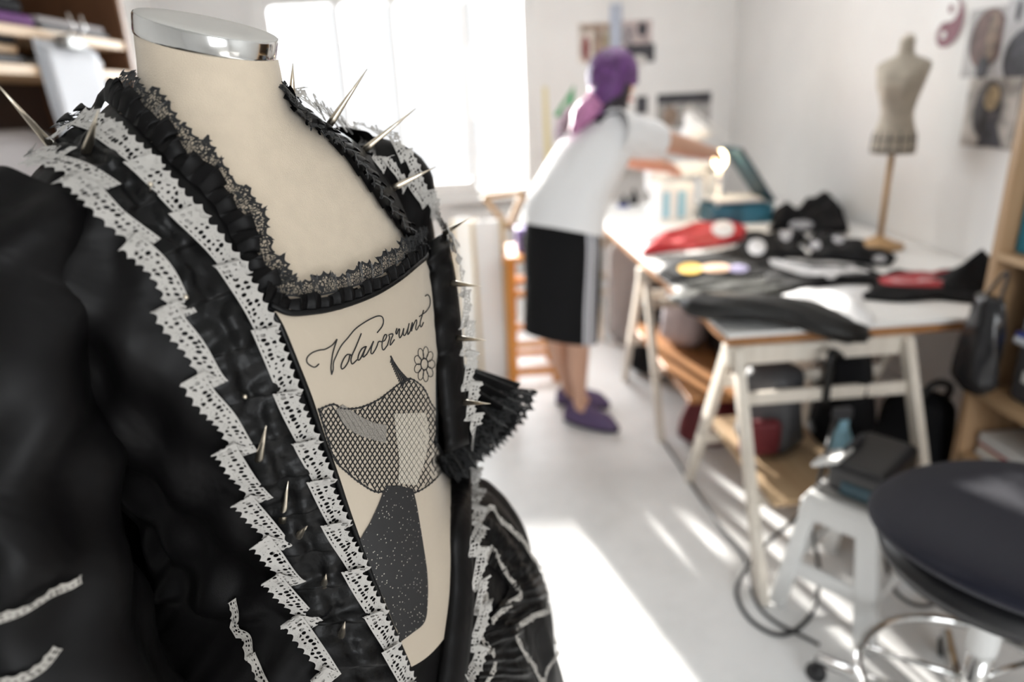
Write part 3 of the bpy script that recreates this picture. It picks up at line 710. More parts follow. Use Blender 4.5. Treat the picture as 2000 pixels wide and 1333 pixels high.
# spikes and pins
def spike(base_px, tip_px, L=.04, r=.0036, name='spike'):
    p, nn = onto(*base_px, .002); rr = ray(*tip_px); q = p-CP; t0 = rr.dot(q); d2 = q.dot(q)-t0*t0
    if d2 > L*L*.98: tip = CP+rr*t0
    else:
        k = math.sqrt(L*L-d2); tip = CP+rr*(t0-k)
        if nn.dot(tip-p) < 0 : tip = CP+rr*(t0+k)
    ax = nrm(tip-p); p = p-ax*.004
    mb = MB(); mb.tube([p, p+(tip-p)*.15, p+(tip-p)*.55, tip], [r, r, r*.55, .0002], 12); mb.build(name, M['gold'], gown, smooth=True)
for bpx, tpx, L in [((572, 172), (572, 124), .03), ((668, 208), (717, 135), .048), ((728, 278), (812, 212), .048), ((793, 352), (851, 326), .042), ((862, 443), (916, 427), .04), ((882, 554), (941, 560), .04), ((893, 661), (950, 665), .04), ((905, 787), (958, 789), .04),
                    ((75, 262), (-5, 165), .062), ((172, 300), (192, 215), .05), ((505, 895), (520, 832), .045), ((553, 1010), (563, 940), .045), ((582, 1045), (600, 1028), .04), ((666, 1240), (674, 1215), .035), ((632, 1140), (637, 1122), .03)]:
    spike(bpx, tpx, L)
for bpx in ((293, 385), (362, 585), (468, 765)):
    p, nn = onto(*bpx, .014); mb = MB(); mb.sphere(p, .0018, 10, 8); mb.tube([p, p-nn*.012], .0004, 6); mb.build('pin', M['gold'], gown, smooth=True)
# ------------------------------------------------------------ cutting table
TZ = .745
table = thing('cutting_table', V(1.42, 3.2, 0), 'long white-topped cutting table against the right wall, covered with clothes', 'table')
MB().box((1.425, 3.30, TZ-.008), (1.27, 2.72, .016)).build('tabletop', mat('white_laminate', (.84, .835, .82), .5), table, bevel=.004)
MB().box((1.425, 3.30, TZ-.029), (1.262, 2.71, .026)).build('board_edge', M['brownwood'], table)
def trestle(y, x0, x1, label):
    t = thing('trestle', V((x0+x1)/2, y, 0), label, 'trestle', None)
    MB().box(((x0+x1)/2, y, TZ-.042-.03), (x1-x0+.06, .05, .06)).build('beam', M['legwood'], t, bevel=.004)
    for x in (x0, x1):
        for sg in (-1, 1):
            MB().bar((x, y+sg*.03, TZ-.05), (x, y+sg*.35, 0), .045, .028, (1, 0, 0)).build('leg', M['legwood'], t, bevel=.003)
    for sg in (-1, 1):
        for z in (.27, .55):
            yy = y+sg*(.03+.32*(TZ-.05-z)/(TZ-.05))-sg*.024
            MB().box(((x0+x1)/2, yy, z), (x1-x0, .02, .04)).build('stretcher', M['legwood'], t, bevel=.002)
    return t
trestle(1.95, .815, 1.36, 'bleached wooden trestle under the near end of the white table')
trestle(2.98, .80, 1.50, 'bleached wooden trestle under the middle of the white table, nearer the woman')
trestle(4.3, .80, 1.40, 'wooden trestle under the far end of the white table by the back wall')
b1 = MB().rbox((1.15, 2.86, .302), (.63, .95, .022), .004).build('lower_board', M['brownwood'], smooth=False, loc=(1.14, 2.86, .291)); tag(b1, 'reddish-brown board laid as a low shelf on the middle trestle', 'shelf board')
b2 = MB().rbox((1.09, 1.945, .302), (.48, .56, .022), .004).build('lower_board', M['ply'], loc=(1.10, 1.945, .291)); tag(b2, 'pale plywood board laid as a low shelf on the near trestle', 'shelf board')

def cloth(x0, y0, x1, y1, z, h, nx=26, ny=18, seed=0, wob=.02, rot=0., drape=None):
    """crumpled garment: closed lump with soft folds lying on height z"""
    rg = np.random.default_rng(seed); ph = rg.uniform(0, 6.28, 8); c = V((x0+x1)/2, (y0+y1)/2, 0); R_ = rotz(rot); G = []
    for i in range(nx):
        row = []
        for j in range(ny):
            u, v = i/(nx-1), j/(ny-1); a, b_ = u-.5, v-.5
            x = a*(x1-x0)+wob*math.sin(5*v+ph[0])*(.3+abs(a)); y = b_*(y1-y0)+wob*math.sin(6*u+ph[1])*(.3+abs(b_))
            e = min(1, 6*min(u, 1-u, v, 1-v)+.02)**.5
            q = .62+.24*math.sin(7*u+4*v+ph[2])+.18*math.sin(13*v-5*u+ph[3])+.10*math.sin(21*u+9*v+ph[4])
            p = c + R_ @ V(x, y, 0); zz = z+.003+h*e*max(.12, q)
            if drape: zz = drape(p, zz)
            row.append(p+V(0, 0, zz))
        G.append(row)
    return MB().slab(np.array(G), min(h*.5, .004) if drape else .003)
def top_of(x, y): return TZ
def garment(name, pxs, h, m, label, cat, group=None, seed=0, z=TZ, rot=0., wob=.02, parts=()):
    """footprint given by four photo points on the table plane"""
    P = np.array([atz(a, b, z+.01)[:2] for a, b in pxs]); x0, y0 = P.min(0); x1, y1 = P.max(0)
    t = thing(name, V((x0+x1)/2, (y0+y1)/2, z), label, cat, group)
    G = []; nx, ny = 30, 20; rg = np.random.default_rng(seed); ph = rg.uniform(0, 6.28, 8)
    A, B_, C_, D = [V(*p, 0) for p in P]
    for i in range(nx):
        row = []
        for j in range(ny):
            u, v = i/(nx-1), j/(ny-1); p = (A*(1-u)+B_*u)*(1-v)+(D*(1-u)+C_*u)*v
            p = p+V(wob*math.sin(9*v+ph[0])*abs(u-.5)*2, wob*math.sin(8*u+ph[1])*abs(v-.5)*2, 0)
            e = min(1, 7*min(u, 1-u, v, 1-v)+.02)**.5
            q = .62+.24*math.sin(7*u+4*v+ph[2])+.18*math.sin(13*v-5*u+ph[3])+.10*math.sin(21*u+9*v+ph[4])
            row.append(p+V(0, 0, z+.003+h*e*max(.15, q)))
        G.append(row)
    G = np.array(G); ob = MB().slab(G, .002).build('fabric', m, t, smooth=True)
    bv = BVHTree.FromPolygons([tuple(p) for p in G.reshape(-1, 3)], [(i*ny+j, i*ny+j+1, (i+1)*ny+j+1, (i+1)*ny+j) for i in range(nx-1) for j in range(ny-1)])
    for (pn, pm, pxp, plabel) in parts:      # prints and patches sewn on the cloth: closed outlines in the photo
        cpx = np.mean(pxp, axis=0); ring = smooth_line(list(pxp)+[pxp[0]], 36)
        mb = MB(); ok = True; Gp = []
        for k in range(36):
            row = []
            for s in (0.02, .35, .7, 1):
                q = cpx+(ring[k]-cpx)*s; r = ray(*q); hgt = bv.ray_cast(Vector(CP), Vector(r))
                pp = np.array(hgt[0]) if hgt[0] is not None else np.array(bv.find_nearest(Vector(atz(q[0], q[1], z+h*.7)))[0])
                row.append(pp+V(0, 0, .003))
            Gp.append(row)
        mb.grid(Gp); mb.build(pn, pm, t, smooth=True, label=plabel, fixn=False)
    return t
M['printgrey'] = mat('grey_print', (.40, .40, .42), .7, var=.4, vscale=60); M['printwhite'] = mat('white_print', (.70, .70, .71), .7, var=.12, vscale=50)
M['printyel'] = mat('yellow_print', (.75, .46, .06), .7); M['printor'] = mat('pale_orange_print', (.74, .48, .33), .7, var=.2, vscale=40); M['printlil'] = mat('lilac_print', (.36, .33, .52), .7, var=.3, vscale=60)
M['camo'] = mat('dark_olive_cloth', (.016, .017, .012), .8, bump=.3, var=.7, vscale=30); M['printpink'] = mat('pinkish_print', (.60, .32, .33), .7, var=.25, vscale=30); M['redprint'] = mat('red_print', (.42, .03, .04), .7)
M['camo2'] = M['camo']
def oval(cx, cy, rx, ry, a=0., n=10): return [(cx+rx*math.cos(t)*math.cos(a)-ry*math.sin(t)*math.sin(a), cy+rx*math.cos(t)*math.sin(a)+ry*math.sin(t)*math.cos(a)) for t in np.linspace(0, 2*PI, n, endpoint=False)]
garment('folded_garment', [(1253, 498), (1462, 470), (1450, 428), (1256, 462)], .045, M['red'], 'red folded garment with a white print at its right end, on the white table', 'garment', seed=1, wob=.01,
        parts=[('print', M['printwhite'], oval(1412, 448, 22, 16), 'white patch on the red cloth')])
garment('folded_tshirt', [(1300, 555), (1545, 535), (1530, 470), (1285, 500)], .022, M['blkcloth'], 'black T-shirt with a yellow and lilac print, in front of the red garment', 't-shirt', seed=2,
        parts=[('print', M['printyel'], oval(1348, 526, 24, 11), 'yellow end of the print'), ('print', M['printor'], oval(1398, 525, 30, 9), 'pale orange middle of the print'), ('print', M['printlil'], oval(1442, 526, 20, 8), 'lilac end of the print')])
garment('black_garment', [(1440, 505), (1568, 503), (1568, 456), (1452, 456)], .05, M['blkcloth'], 'black garment with a round white badge, just right of the red one', 'garment', 'black clothes heaped on the table', 3,
        parts=[('badge', M['printwhite'], oval(1478, 484, 18, 16), 'round white badge'), ('print', M['printgrey'], oval(1535, 455, 12, 18), 'faded grey print')])
garment('black_garment', [(1500, 452), (1650, 456), (1640, 420), (1520, 414)], .13, M['blkcloth'], 'black garment heaped highest, against the wall at the far side', 'garment', 'black clothes heaped on the table', 4,
        parts=[('print', M['printgrey'], oval(1565, 440, 24, 9), 'faded grey print')])
garment('black_garment', [(1575, 504), (1752, 518), (1725, 468), (1575, 459)], .05, M['blkcloth'], 'black garment with small grey prints, nearest the small mannequin pole', 'garment', 'black clothes heaped on the table', 5,
        parts=[('print', M['printgrey'], oval(1592, 480, 11, 9), 'small grey print'), ('print', M['printgrey'], oval(1638, 468, 12, 9), 'small pale print'), ('print', M['printgrey'], oval(1718, 507, 13, 8), 'small pale print')])
garment('black_garment', [(1480, 566), (1722, 552), (1708, 518), (1490, 508)], .03, M['blkcloth'], 'black garment with a long white printed band and a round badge', 'garment', 'black clothes heaped on the table', 6,
        parts=[('print', M['printwhite'], [(1502, 508), (1530, 510), (1580, 527), (1640, 522), (1695, 520), (1696, 534), (1640, 538), (1575, 540), (1530, 527), (1504, 518)], 'long white printed band'), ('badge', M['printwhite'], oval(1623, 536, 13, 11), 'round white badge')])
garment('olive_garment', [(1310, 590), (1560, 570), (1545, 535), (1330, 548)], .02, M['camo'], 'dark olive patterned garment laid along the table corner', 'garment', seed=8)
garment('dark_garment', [(1672, 582), (1905, 588), (1900, 528), (1735, 530)], .03, M['blkcloth'], 'black garment with a red and pale pink print, by the bookcase', 'garment', seed=9,
        parts=[('print', M['redprint'], [(1715, 545), (1760, 535), (1840, 530), (1880, 528), (1876, 556), (1830, 562), (1760, 560), (1722, 556)], 'red print'), ('print', M['printpink'], [(1728, 546), (1770, 540), (1830, 535), (1862, 535), (1850, 548), (1780, 554), (1735, 552)], 'pale pink middle of the print')])
garment('white_garment', [(1470, 612), (1700, 640), (1690, 560), (1570, 555)], .012, M['whitecloth'], 'crumpled white cloth lying near the table edge', 'cloth', seed=10)
# black peaked cloth beside the bookcase
t = thing('black_cloth', V(1.84, 2.32, TZ), 'black cloth bunched into a peak beside the wooden bookcase', 'cloth')
P = [atz(x, y, TZ+.01) for x, y in [(1868, 548), (1908, 585), (1935, 560), (1912, 530)]]; c = np.mean(P, axis=0); G = []
for i in range(12):
    s = i/11; G.append([c+(1-s)*1.1*(math.cos(a)*V(.13, 0, 0)+math.sin(a)*V(0, .12, 0))*(1+.18*math.sin(4*a+3*s))+V(.0, .0, .13*s**1.3) for a in np.linspace(0, 2*PI, 28, endpoint=False)])
MB().grid(G, wrap=True).build('fabric', M['blkcloth'], t, smooth=True)
# black leather garment along the near edge, one end hanging over with a strap
t = thing('leather_jacket', V(.95, 2.1, TZ), 'black leather sleeve garment along the near table edge, one end hanging down', 'garment')
q = smooth_line([atz(1330, 590, .79), atz(1400, 598, .80), atz(1480, 600, .80), atz(1560, 612, .79), atz(1620, 632, .77), atz(1650, 645, .745), atz(1665, 662, .69)], 50); G = []
for i in range(50):
    s = i/49; tt = nrm(q[min(i+1, 49)]-q[max(0, i-1)]); a_ = nrm(np.cross(tt, UP)); b_ = np.cross(a_, tt); w = .062*min(1, .25+6*s, .25+5*(1-s)); G.append([q[i]+w*(1+.09*math.sin(17*s+2*k))*(math.cos(2*PI*k/24)*a_*1.25+math.sin(2*PI*k/24)*b_*.62) for k in range(24)])
MB().grid(G, wrap=True).build('sleeve', M['blkleather'], t, smooth=True)
G = [[p+V(.0, 0, .004) for p in row] for row in [[atz(1318+240*u, 570+ (14*u) + 26*v, .765+.02*math.sin(PI*v)) for u in np.linspace(0, 1, 16)] for v in np.linspace(0, 1, 8)]]
MB().slab(np.array(G), .004).build('body_panel', M['camo'], t, smooth=True)
st = [q[-1]+V(-.02, .02, .02), q[-1]+V(-.02, .0, -.06), aty(1625, 690, 1.85), aty(1618, 740, 1.85), aty(1612, 790, 1.86)]
MB().tube(smooth_line(st, 24), [.012]*24, 8).build('strap', M['blkleather'], t, smooth=True)

# ------------------------------------------------------------ sewing corner on the far end of the table
t = thing('desk_lamp', V(1.62, 4.25, TZ), 'white desk lamp with round shade on a jointed arm, in the corner', 'lamp')
MB().lathe([(.075, 0), (.075, .012), (.03, .022), (.012, .05)], (1.62, 4.25, TZ), 24).build('base', M['white'], t, smooth=True)
hd = aty(1356, 258, 4.05)
MB().tube([(1.62, 4.25, TZ+.04), (1.66, 4.3, 1.15), hd+V(.02, .02, .10)], .010, 8).build('arm', M['white'], t)
tl = nrm(V(.25, -.35, -.9)); Rl = frame(np.cross(tl, V(1, 0, 0)), -tl)
ax1 = nrm(np.cross(tl, (0, 0, 1))); Rl = np.array([ax1, np.cross(-tl, ax1), -tl]).T
MB().lathe([(.085, -.05), (.082, -.02), (.065, .03), (.035, .065), (.025, .10), (.02, .11)], hd, 28, R=Rl, cap=False).build('lamp_shade', M['white'], t, smooth=True, thick=.003)
bp = aty(1406, 312, 3.72)
t2 = thing('bulb_lamp', V(bp[0], bp[1]+.0, TZ), 'small lamp with a bare glowing bulb standing on the sewing table', 'lamp')
MB().sphere(bp, .036, 18, 12, sc=(1, 1, 1.45)).build('bulb', mat('bulb_glow', (1, .9, .7), .4, emit=(1, .78, .46), estr=9), t2, smooth=True)
MB().tube([bp-V(0, 0, .05), (bp[0], bp[1], TZ+.22)], .014, 10).build('socket', M['white'], t2, smooth=True)
MB().lathe([(.05, 0), (.05, .01), (.012, .02), (.010, .235)], (bp[0], bp[1], TZ), 20).build('base', M['white'], t2, smooth=True)
light('bulb_light', 'POINT', tuple(bp+V(-.02, -.06, .02)), 1.6, (1, .72, .42), shadow_soft_size=.05)
# sewing machine
sm0 = V(1.30, 4.02, TZ); sc_ = thing('sewing_machine', sm0, 'white sewing machine with light blue panels at the far end of the table', 'sewing machine')
MB().rbox(sm0+V(0, 0, .035), (.42, .19, .07), .012).build('base', M['white'], sc_, smooth=False)
MB().rbox(sm0+V(.15, 0, .18), (.11, .15, .24), .025).build('pillar', M['white'], sc_)
MB().rbox(sm0+V(-.02, 0, .265), (.40, .15, .09), .03).build('arm', M['white'], sc_)
MB().rbox(sm0+V(-.17, 0, .19), (.09, .13, .10), .02).build('head', M['white'], sc_)
MB().tube([sm0+V(-.17, 0, .14), sm0+V(-.17, 0, .075)], .004, 8).build('needle_bar', M['chrome'], sc_)
MB().lathe([(.045, 0), (.045, .02), (.03, .025)], sm0+V(.205, 0, .25), 20, R=np.array([[0, 0, 1], [0, 1, 0], [-1, 0, 0.]])).build('hand_wheel', M['greyplastic'], sc_, smooth=True)
# white box with light blue bands
bx = atz(1318, 432, TZ); tb = thing('storage_box', bx*[1, 1, 0]+V(0, .08, TZ), 'white box with two light blue bands, left of the teal case', 'box')
cb = bx*[1, 1, 0]+V(0, .08, TZ+.105)
MB().rbox(cb, (.20, .16, .21), .008, rotz(.1)).build('body', M['white'], tb)
for dx in (-.055, .035): MB().box(cb+V(dx, -.085, -.01), (.045, .006, .15), rotz(.1)).build('band', M['ltblue'], tb, label='light blue band')
# teal sewing case with an open, leaning lid
p0 = atz(1388, 438, TZ); p1 = atz(1515, 438, TZ); cc = (p0+p1)/2*[1, 1, 0]+V(0, .12, TZ); tc_ = thing('sewing_case', cc, 'dark teal case with open tilted lid and tray, near the room corner', 'case')
mb = MB(); L_ = abs(p1[0]-p0[0]); yy = .24; zt = .10
mb.box(cc+V(0, 0, .005), (L_, yy, .01)); mb.box(cc+V(0, -yy/2, zt/2), (L_, .008, zt)); mb.box(cc+V(0, yy/2, zt/2), (L_, .008, zt)); mb.box(cc+V(-L_/2, 0, zt/2), (.008, yy, zt)); mb.box(cc+V(L_/2, 0, zt/2), (.008, yy, zt))
mb.build('body', mat('teal_case', (.03, .13, .19), .4, var=.5, vscale=9), tc_)
A0 = cc+V(L_/2, -yy/2, zt+.005); A1 = cc+V(L_/2, yy/2+.02, zt+.005); top = aty(1428, 292, cc[1]); dl = top-(A0+A1)/2; dl = dl*[1, 0, 1]
G = [[A0*(1-v)+A1*v+dl*u for v in np.linspace(0, 1, 5)] for u in np.linspace(0, 1, 9)]
MB().slab(np.array(G), .02).build('lid', mat('dark_teal_lid', (.012, .05, .075), .4, var=.5, vscale=7), tc_)
MB().box(cc+V(-.02, 0, .125), (L_*.8, yy*.9, .02)).build('tray', M['greyplastic'], tc_, bevel=.004)
for k, (px, py, m, h) in enumerate([(1238, 388, M['blk'], .10), (1218, 392, M['dkgrey'], .075)]):
    c = atz(px, py, TZ); c = c*[1, 1, 0]+V(0, -.25, TZ); c[0] = aty(px, py, c[1])[0]
    tt = thing('bottle', c, ['small black bottle with a pointed cap beside the wall, right one', 'small dark bottle on a blue foot, just left of the black one'][k], 'bottle')
    MB().lathe([(.028, 0), (.03, .02), (.027, h*.5), (.012, h*.7)], c, 18).build('body', m, tt, smooth=True); MB().lathe([(.012, h*.68), (.010, h)], c, 12).build('cap', M['blk'], tt, smooth=True)
    if k: MB().lathe([(.04, .0005), (.04, .014)], c, 18).build('foot', M['blue'], tt, smooth=True)
# shelf with warm wood behind the woman's arm
ws = thing('wall_shelf', V(1.25, YB-.10, 1.0), 'short pine wall shelf behind the woman’s outstretched arm', 'shelf')
MB().box((1.22, YB-.09, 1.02), (.62, .18, .022)).build('board', M['pine'], ws, bevel=.003)
for x in (1.0, 1.44): MB().box((x, YB-.06, .95), (.02, .12, .12)).build('bracket', M['pine'], ws)
for k, (x, w, m, h) in enumerate([(1.02, .09, M['cream'], .11), (1.15, .10, M['printor'], .09), (1.30, .12, M['cream'], .13)]):
    o = MB().rbox((x, YB-.09, 1.031+h/2), (w, .12, h), .006).build('small_box', m, loc=(x, YB-.09, 1.031)); tag(o, ['cream box at the left end of the pine wall shelf', 'peach box in the middle of the pine wall shelf', 'cream box at the right end of the pine wall shelf'][k], 'box', 'boxes on the wall shelf')

# ------------------------------------------------------------ things on the back wall
def wall_sheet(name, x0, y0, x1, y1, m, label, cat, group=None, plane='y', prints=(), off=.0):
    """flat sheet pinned to the wall; corners from photo points"""
    f_ = (lambda x, y: aty(x, y, YB-.003-off)) if plane == 'y' else (lambda x, y: atx(x, y, XR-.003-off))
    P = [f_(x, y) for x, y in ((x0, y0), (x1, y0), (x1, y1), (x0, y1))]
    a = 0 if plane == 'y' else 1; lo = min(p[a] for p in P); hi = max(p[a] for p in P); zl = (P[2][2]+P[3][2])/2; zh = (P[0][2]+P[1][2])/2
    d = V(0, .004+off, 0) if plane == 'y' else V(.004+off, 0, 0); t = thing(name, (V((lo+hi)/2, YB-.003-off, zl) if plane == 'y' else V(XR-.003-off, (lo+hi)/2, zl)), label, cat, group)
    mk = lambda u, v, o=0: (V(lo+(hi-lo)*u, YB-.003-off-o, zl+(zh-zl)*v) if plane == 'y' else V(XR-.003-off-o, hi-(hi-lo)*u, zl+(zh-zl)*v))
    MB().prism([mk(0, 0), mk(1, 0), mk(1, 1), mk(0, 1)], d).build('sheet', m, t)
    for k, (pts, pm, nm) in enumerate(prints):
        MB().prism([mk(u, v, .0008+.0003*k) for u, v in pts], d*(.0003/.004)).build(nm, pm, t)
    return t
pr = lambda n, c, v=.4, s=25: mat(n, c, .6, var=v, vscale=s)
CG = 'fashion pictures pinned on the back wall'
C1, C2, C3 = pr('photo_brown', (.30, .22, .17), .6), pr('photo_grey', (.30, .27, .28), .6), pr('photo_dark', (.05, .05, .06), .5)
EL = lambda cx, cy, rx, ry, n=18: [(cx+rx*math.cos(t), cy+ry*math.sin(t)) for t in np.linspace(0, 2*PI, n, endpoint=False)]
wall_sheet('pinned_picture', 1130, 44, 1194, 122, pr('photo_pale', (.62, .57, .52), .25), 'pale picture with brown figures, left of the hanging ruler', 'picture', CG, prints=[(EL(.22, .35, .12, .34), pr('print_maroon', (.22, .05, .05), .3), 'print_figure'), (EL(.6, .45, .16, .42), C1, 'print_figure'), (EL(.86, .5, .1, .35), pr('print_olive', (.32, .27, .17), .4), 'print_figure'), ([(.1, .8), (.95, .8), (.95, .95), (.1, .95)], C1, 'print_band')])
wall_sheet('pinned_picture', 1208, 40, 1272, 96, pr('photo_rose', (.50, .42, .41), .35), 'rosy grey picture right of the hanging ruler', 'picture', CG, prints=[(EL(.3, .5, .18, .4), C2, 'print_figure'), (EL(.72, .68, .16, .25), C3, 'print_figure')])
wall_sheet('pinned_picture', 1222, 86, 1278, 122, C3, 'dark picture with a pale arc, right of the purple hair', 'picture', CG, off=.004, prints=[(EL(.45, .12, .3, .3), pr('arc_pale', (.6, .58, .56), .1), 'print_arc')])
wall_sheet('pinned_picture', 1284, 182, 1386, 250, pr('photo_band', (.36, .35, .34), .5), 'wide black and white picture behind the desk lamp', 'picture', None, prints=[([(0, .72), (1, .72), (1, 1), (0, 1)], C3, 'print_band'), (EL(.25, .35, .14, .3), C1, 'print_figure'), (EL(.6, .4, .12, .3), pr('print_pale', (.6, .58, .55), .2), 'print_figure')])
wall_sheet('pinned_picture', 1243, 188, 1264, 222, C3, 'small dark picture beside the woman’s face', 'picture')
# clear ruler hanging over the head
rt = aty(1200, 8, YB-.02); rb_ = aty(1205, 128, YB-.02)
t = thing('hanging_ruler', rb_, 'frosted grey ruler hanging on the back wall above the purple hair', 'ruler'); mb = MB(); mb.box((rt+rb_)/2, (.085, .006, rt[2]-rb_[2])); mb.build('blade', M['bluegrey'], t)
mb = MB()
for k in range(40): mb.box((rt+rb_)/2*[1, 1, 0]+V(.036 if k % 5 else .031, -.0035, rb_[2]+(k+.5)*(rt[2]-rb_[2])/40), (.012 if k % 5 else .022, .001, .0015))
mb.build('graduations', M['dkgrey'], t)
MB().tube([(rt[0], YB, rt[2]-.02), (rt[0], YB-.03, rt[2]-.02)], .006, 8).build('hook', M['steel'], t)
# green set square, yellow ruler
P = [aty(x, y, YB-.004) for x, y in ((1122, 166), (1118, 238), (1082, 226))]; c = np.mean(P, axis=0); Pi = [c+(p-c)*.42 for p in P]
mb = MB(); dd = V(0, .005, 0)
for k in range(3): mb.prism([P[k], P[(k+1) % 3], Pi[(k+1) % 3], Pi[k]], dd)
o = mb.build('set_square', M['green'], loc=c); tag(o, 'green open triangle set square hanging on the back wall', 'set square')
r0, r1 = aty(1057, 170, YB-.004), aty(1068, 350, YB-.004)
o = MB().bar(r0, r1, .085, .004, (0, 1, 0)).build('measuring_stick', M['yellow'], loc=r1); tag(o, 'pale yellow measuring stick upright on the back wall by the window', 'ruler')

# ------------------------------------------------------------ right wall: yin yang disc, posters, small mannequin
yc = atx(1851, 43, XR-.006); RY = abs(atx(1815, 43, XR)[1]-atx(1889, 41, XR)[1])/2*.84
t = thing('yin_yang_disc', yc, 'round white and dark red yin yang sign hung on the right wall', 'sign')
wl = lambda a, b_, o=0: yc+V(-o, -a*RY, b_*RY)
MB().prism([wl(math.cos(s), math.sin(s)) for s in np.linspace(0, 2*PI, 64, endpoint=False)], (.0075, 0, 0)).build('disc', M['white'], t)
ang = math.radians(-12)   # turn of the sign
rot2 = lambda x, y: (x*math.cos(ang)-y*math.sin(ang), x*math.sin(ang)+y*math.cos(ang))
half = [(math.cos(s), math.sin(s)) for s in np.linspace(-PI/2, PI/2, 32)] + [(.5*math.cos(s), .5+.5*math.sin(s)) for s in np.linspace(PI/2, -PI/2, 20)][1:] + [(-.5*math.cos(s), -.5+.5*math.sin(s)) for s in np.linspace(PI/2, -PI/2, 20)][1:-1]
MB().prism([wl(*rot2(.97*x, .97*y), .001) for x, y in half], (.001, 0, 0)).build('dark_half', M['maroon'], t, label='dark red half')
MB().prism([wl(*rot2(.15*math.cos(s), .5+.15*math.sin(s)), .002) for s in np.linspace(0, 2*PI, 20, endpoint=False)], (.0008, 0, 0)).build('dot', M['maroon'], t)
MB().prism([wl(*rot2(.15*math.cos(s), -.5+.15*math.sin(s)), .003) for s in np.linspace(0, 2*PI, 20, endpoint=False)], (.0008, 0, 0)).build('dot', M['white'], t)
PG = 'fashion pages pinned on the right wall'
pp_ = pr('page_grey', (.42, .41, .41), .15, 8)
wall_sheet('pinned_page', 1898, 14, 1978, 150, pp_, 'page with a brown coat, upper left of the right-wall pages', 'picture', PG, 'x', [(EL(.42, .55, .34, .44), pr('coat_brown', (.12, .07, .06), .5), 'print_coat'), (EL(.5, .55, .10, .40), pr('coat_fur', (.22, .16, .12), .4), 'print_lining'), (EL(.42, .12, .12, .18), C3, 'print_legs')])
wall_sheet('pinned_page', 1896, 152, 1972, 290, pr('page_beige', (.40, .37, .34), .5, 12), 'page with a dark patterned dress, lower left page', 'picture', PG, 'x', [(EL(.45, .55, .28, .42), pr('dress_dark', (.07, .065, .07), .7, 18), 'print_dress'), (EL(.5, .72, .14, .18), pr('dress_tan', (.36, .27, .16), .4), 'print_bodice'), ([(.35, .02), (.85, .02), (.66, .4), (.5, .4)], C3, 'print_skirt')], off=.003)
wall_sheet('pinned_page', 1974, -10, 2060, 170, pr('page_pale', (.52, .52, .53), .12, 8), 'pale page with a dark draped figure at the frame edge', 'picture', PG, 'x', [(EL(.45, .33, .38, .34), C3, 'print_drape'), (EL(.2, .85, .05, .12), C3, 'print_mark')], off=.002)
mb0 = V(1.84, 2.95, TZ)
t = thing('small_mannequin', mb0, 'small cream tailor’s bust on a wooden pole at the right wall', 'mannequin')
zb, zt_ = atx(1742, 300, 1.86)[2], atx(1755, 78, 1.86)[2]; hh = zt_-zb; cxm = atx(1742, 300, 1.86); ctr_m = V(1.86, cxm[1], 0); fm = nrm(V(-.75, -.66, 0)); sm_m = V(fm[1], -fm[0], 0)
prof = [(0, .086, .068, 0), (.06, .088, .07, 0), (.17, .084, .066, 0), (.30, .066, .052, .004), (.38, .062, .050, .006), (.50, .074, .060, .012), (.60, .088, .070, .018), (.68, .096, .066, .014), (.76, .104, .056, .006), (.80, .100, .045, 0), (.835, .07, .038, 0), (.86, .038, .033, 0), (.90, .029, .029, 0), (.95, .028, .028, 0), (1.0, .027, .027, 0)]
G = [[ctr_m+V(0, 0, zb+hh*h_)+fm*(o_+d_*math.sin(a)*(1+.18*(math.exp(-((abs(math.cos(a))-.45)/.25)**2) if .5 < h_ < .72 and math.sin(a) > 0 else 0)))*1.0+sm_m*w_*math.cos(a) for a in np.linspace(0, 2*PI, 40, endpoint=False)] for h_, w_, d_, o_ in [tuple(np.interp(x, [p[0] for p in prof], [p[k] for p in prof]) for k in range(4)) for x in np.linspace(0, 1, 60)]]
mb = MB(); mb.grid(G, wrap=True); mb.add(G[0], [list(range(40))]); mb.add(G[-1], [list(range(40))]); mb.build('bust', mat('cream_canvas', (.50, .455, .38), .85, bump=.2, bscale=300, var=.1, vscale=20), t, smooth=True)
for a0 in np.linspace(0, 2*PI, 12, endpoint=False): # tape grid round the hips
    MB().tube([ctr_m+V(0, 0, zb+hh*h_)+(fm*np.interp(h_, [p[0] for p in prof], [p[2] for p in prof])*math.sin(a0)+sm_m*np.interp(h_, [p[0] for p in prof], [p[1] for p in prof])*math.cos(a0))*1.015 for h_ in np.linspace(.01, .20, 6)], .003, 5).build('tape', M['dkgrey'], t)
for h_ in (.03, .14): MB().tube([ctr_m+V(0, 0, zb+hh*h_)+(fm*np.interp(h_, [p[0] for p in prof], [p[2] for p in prof])*math.sin(a)+sm_m*np.interp(h_, [p[0] for p in prof], [p[1] for p in prof])*math.cos(a))*1.015 for a in np.linspace(0, 2*PI, 40, endpoint=False)], .003, 5, closed=True).build('tape', M['dkgrey'], t)
MB().lathe([(.013, TZ+.02), (.013, zb+.02)], ctr_m, 16).build('pole', M['tan'], t, smooth=True)
MB().lathe([(.10, .0), (.10, .018), (.06, .03), (.02, .05)], ctr_m+V(0, 0, TZ+.001), 32).build('base', M['tan'], t, smooth=True)
MB().lathe([(.028, 0), (.02, .012), (.008, .02)], ctr_m+V(0, 0, zt_), 16).build('neck_knob', M['cream'], t, smooth=True)
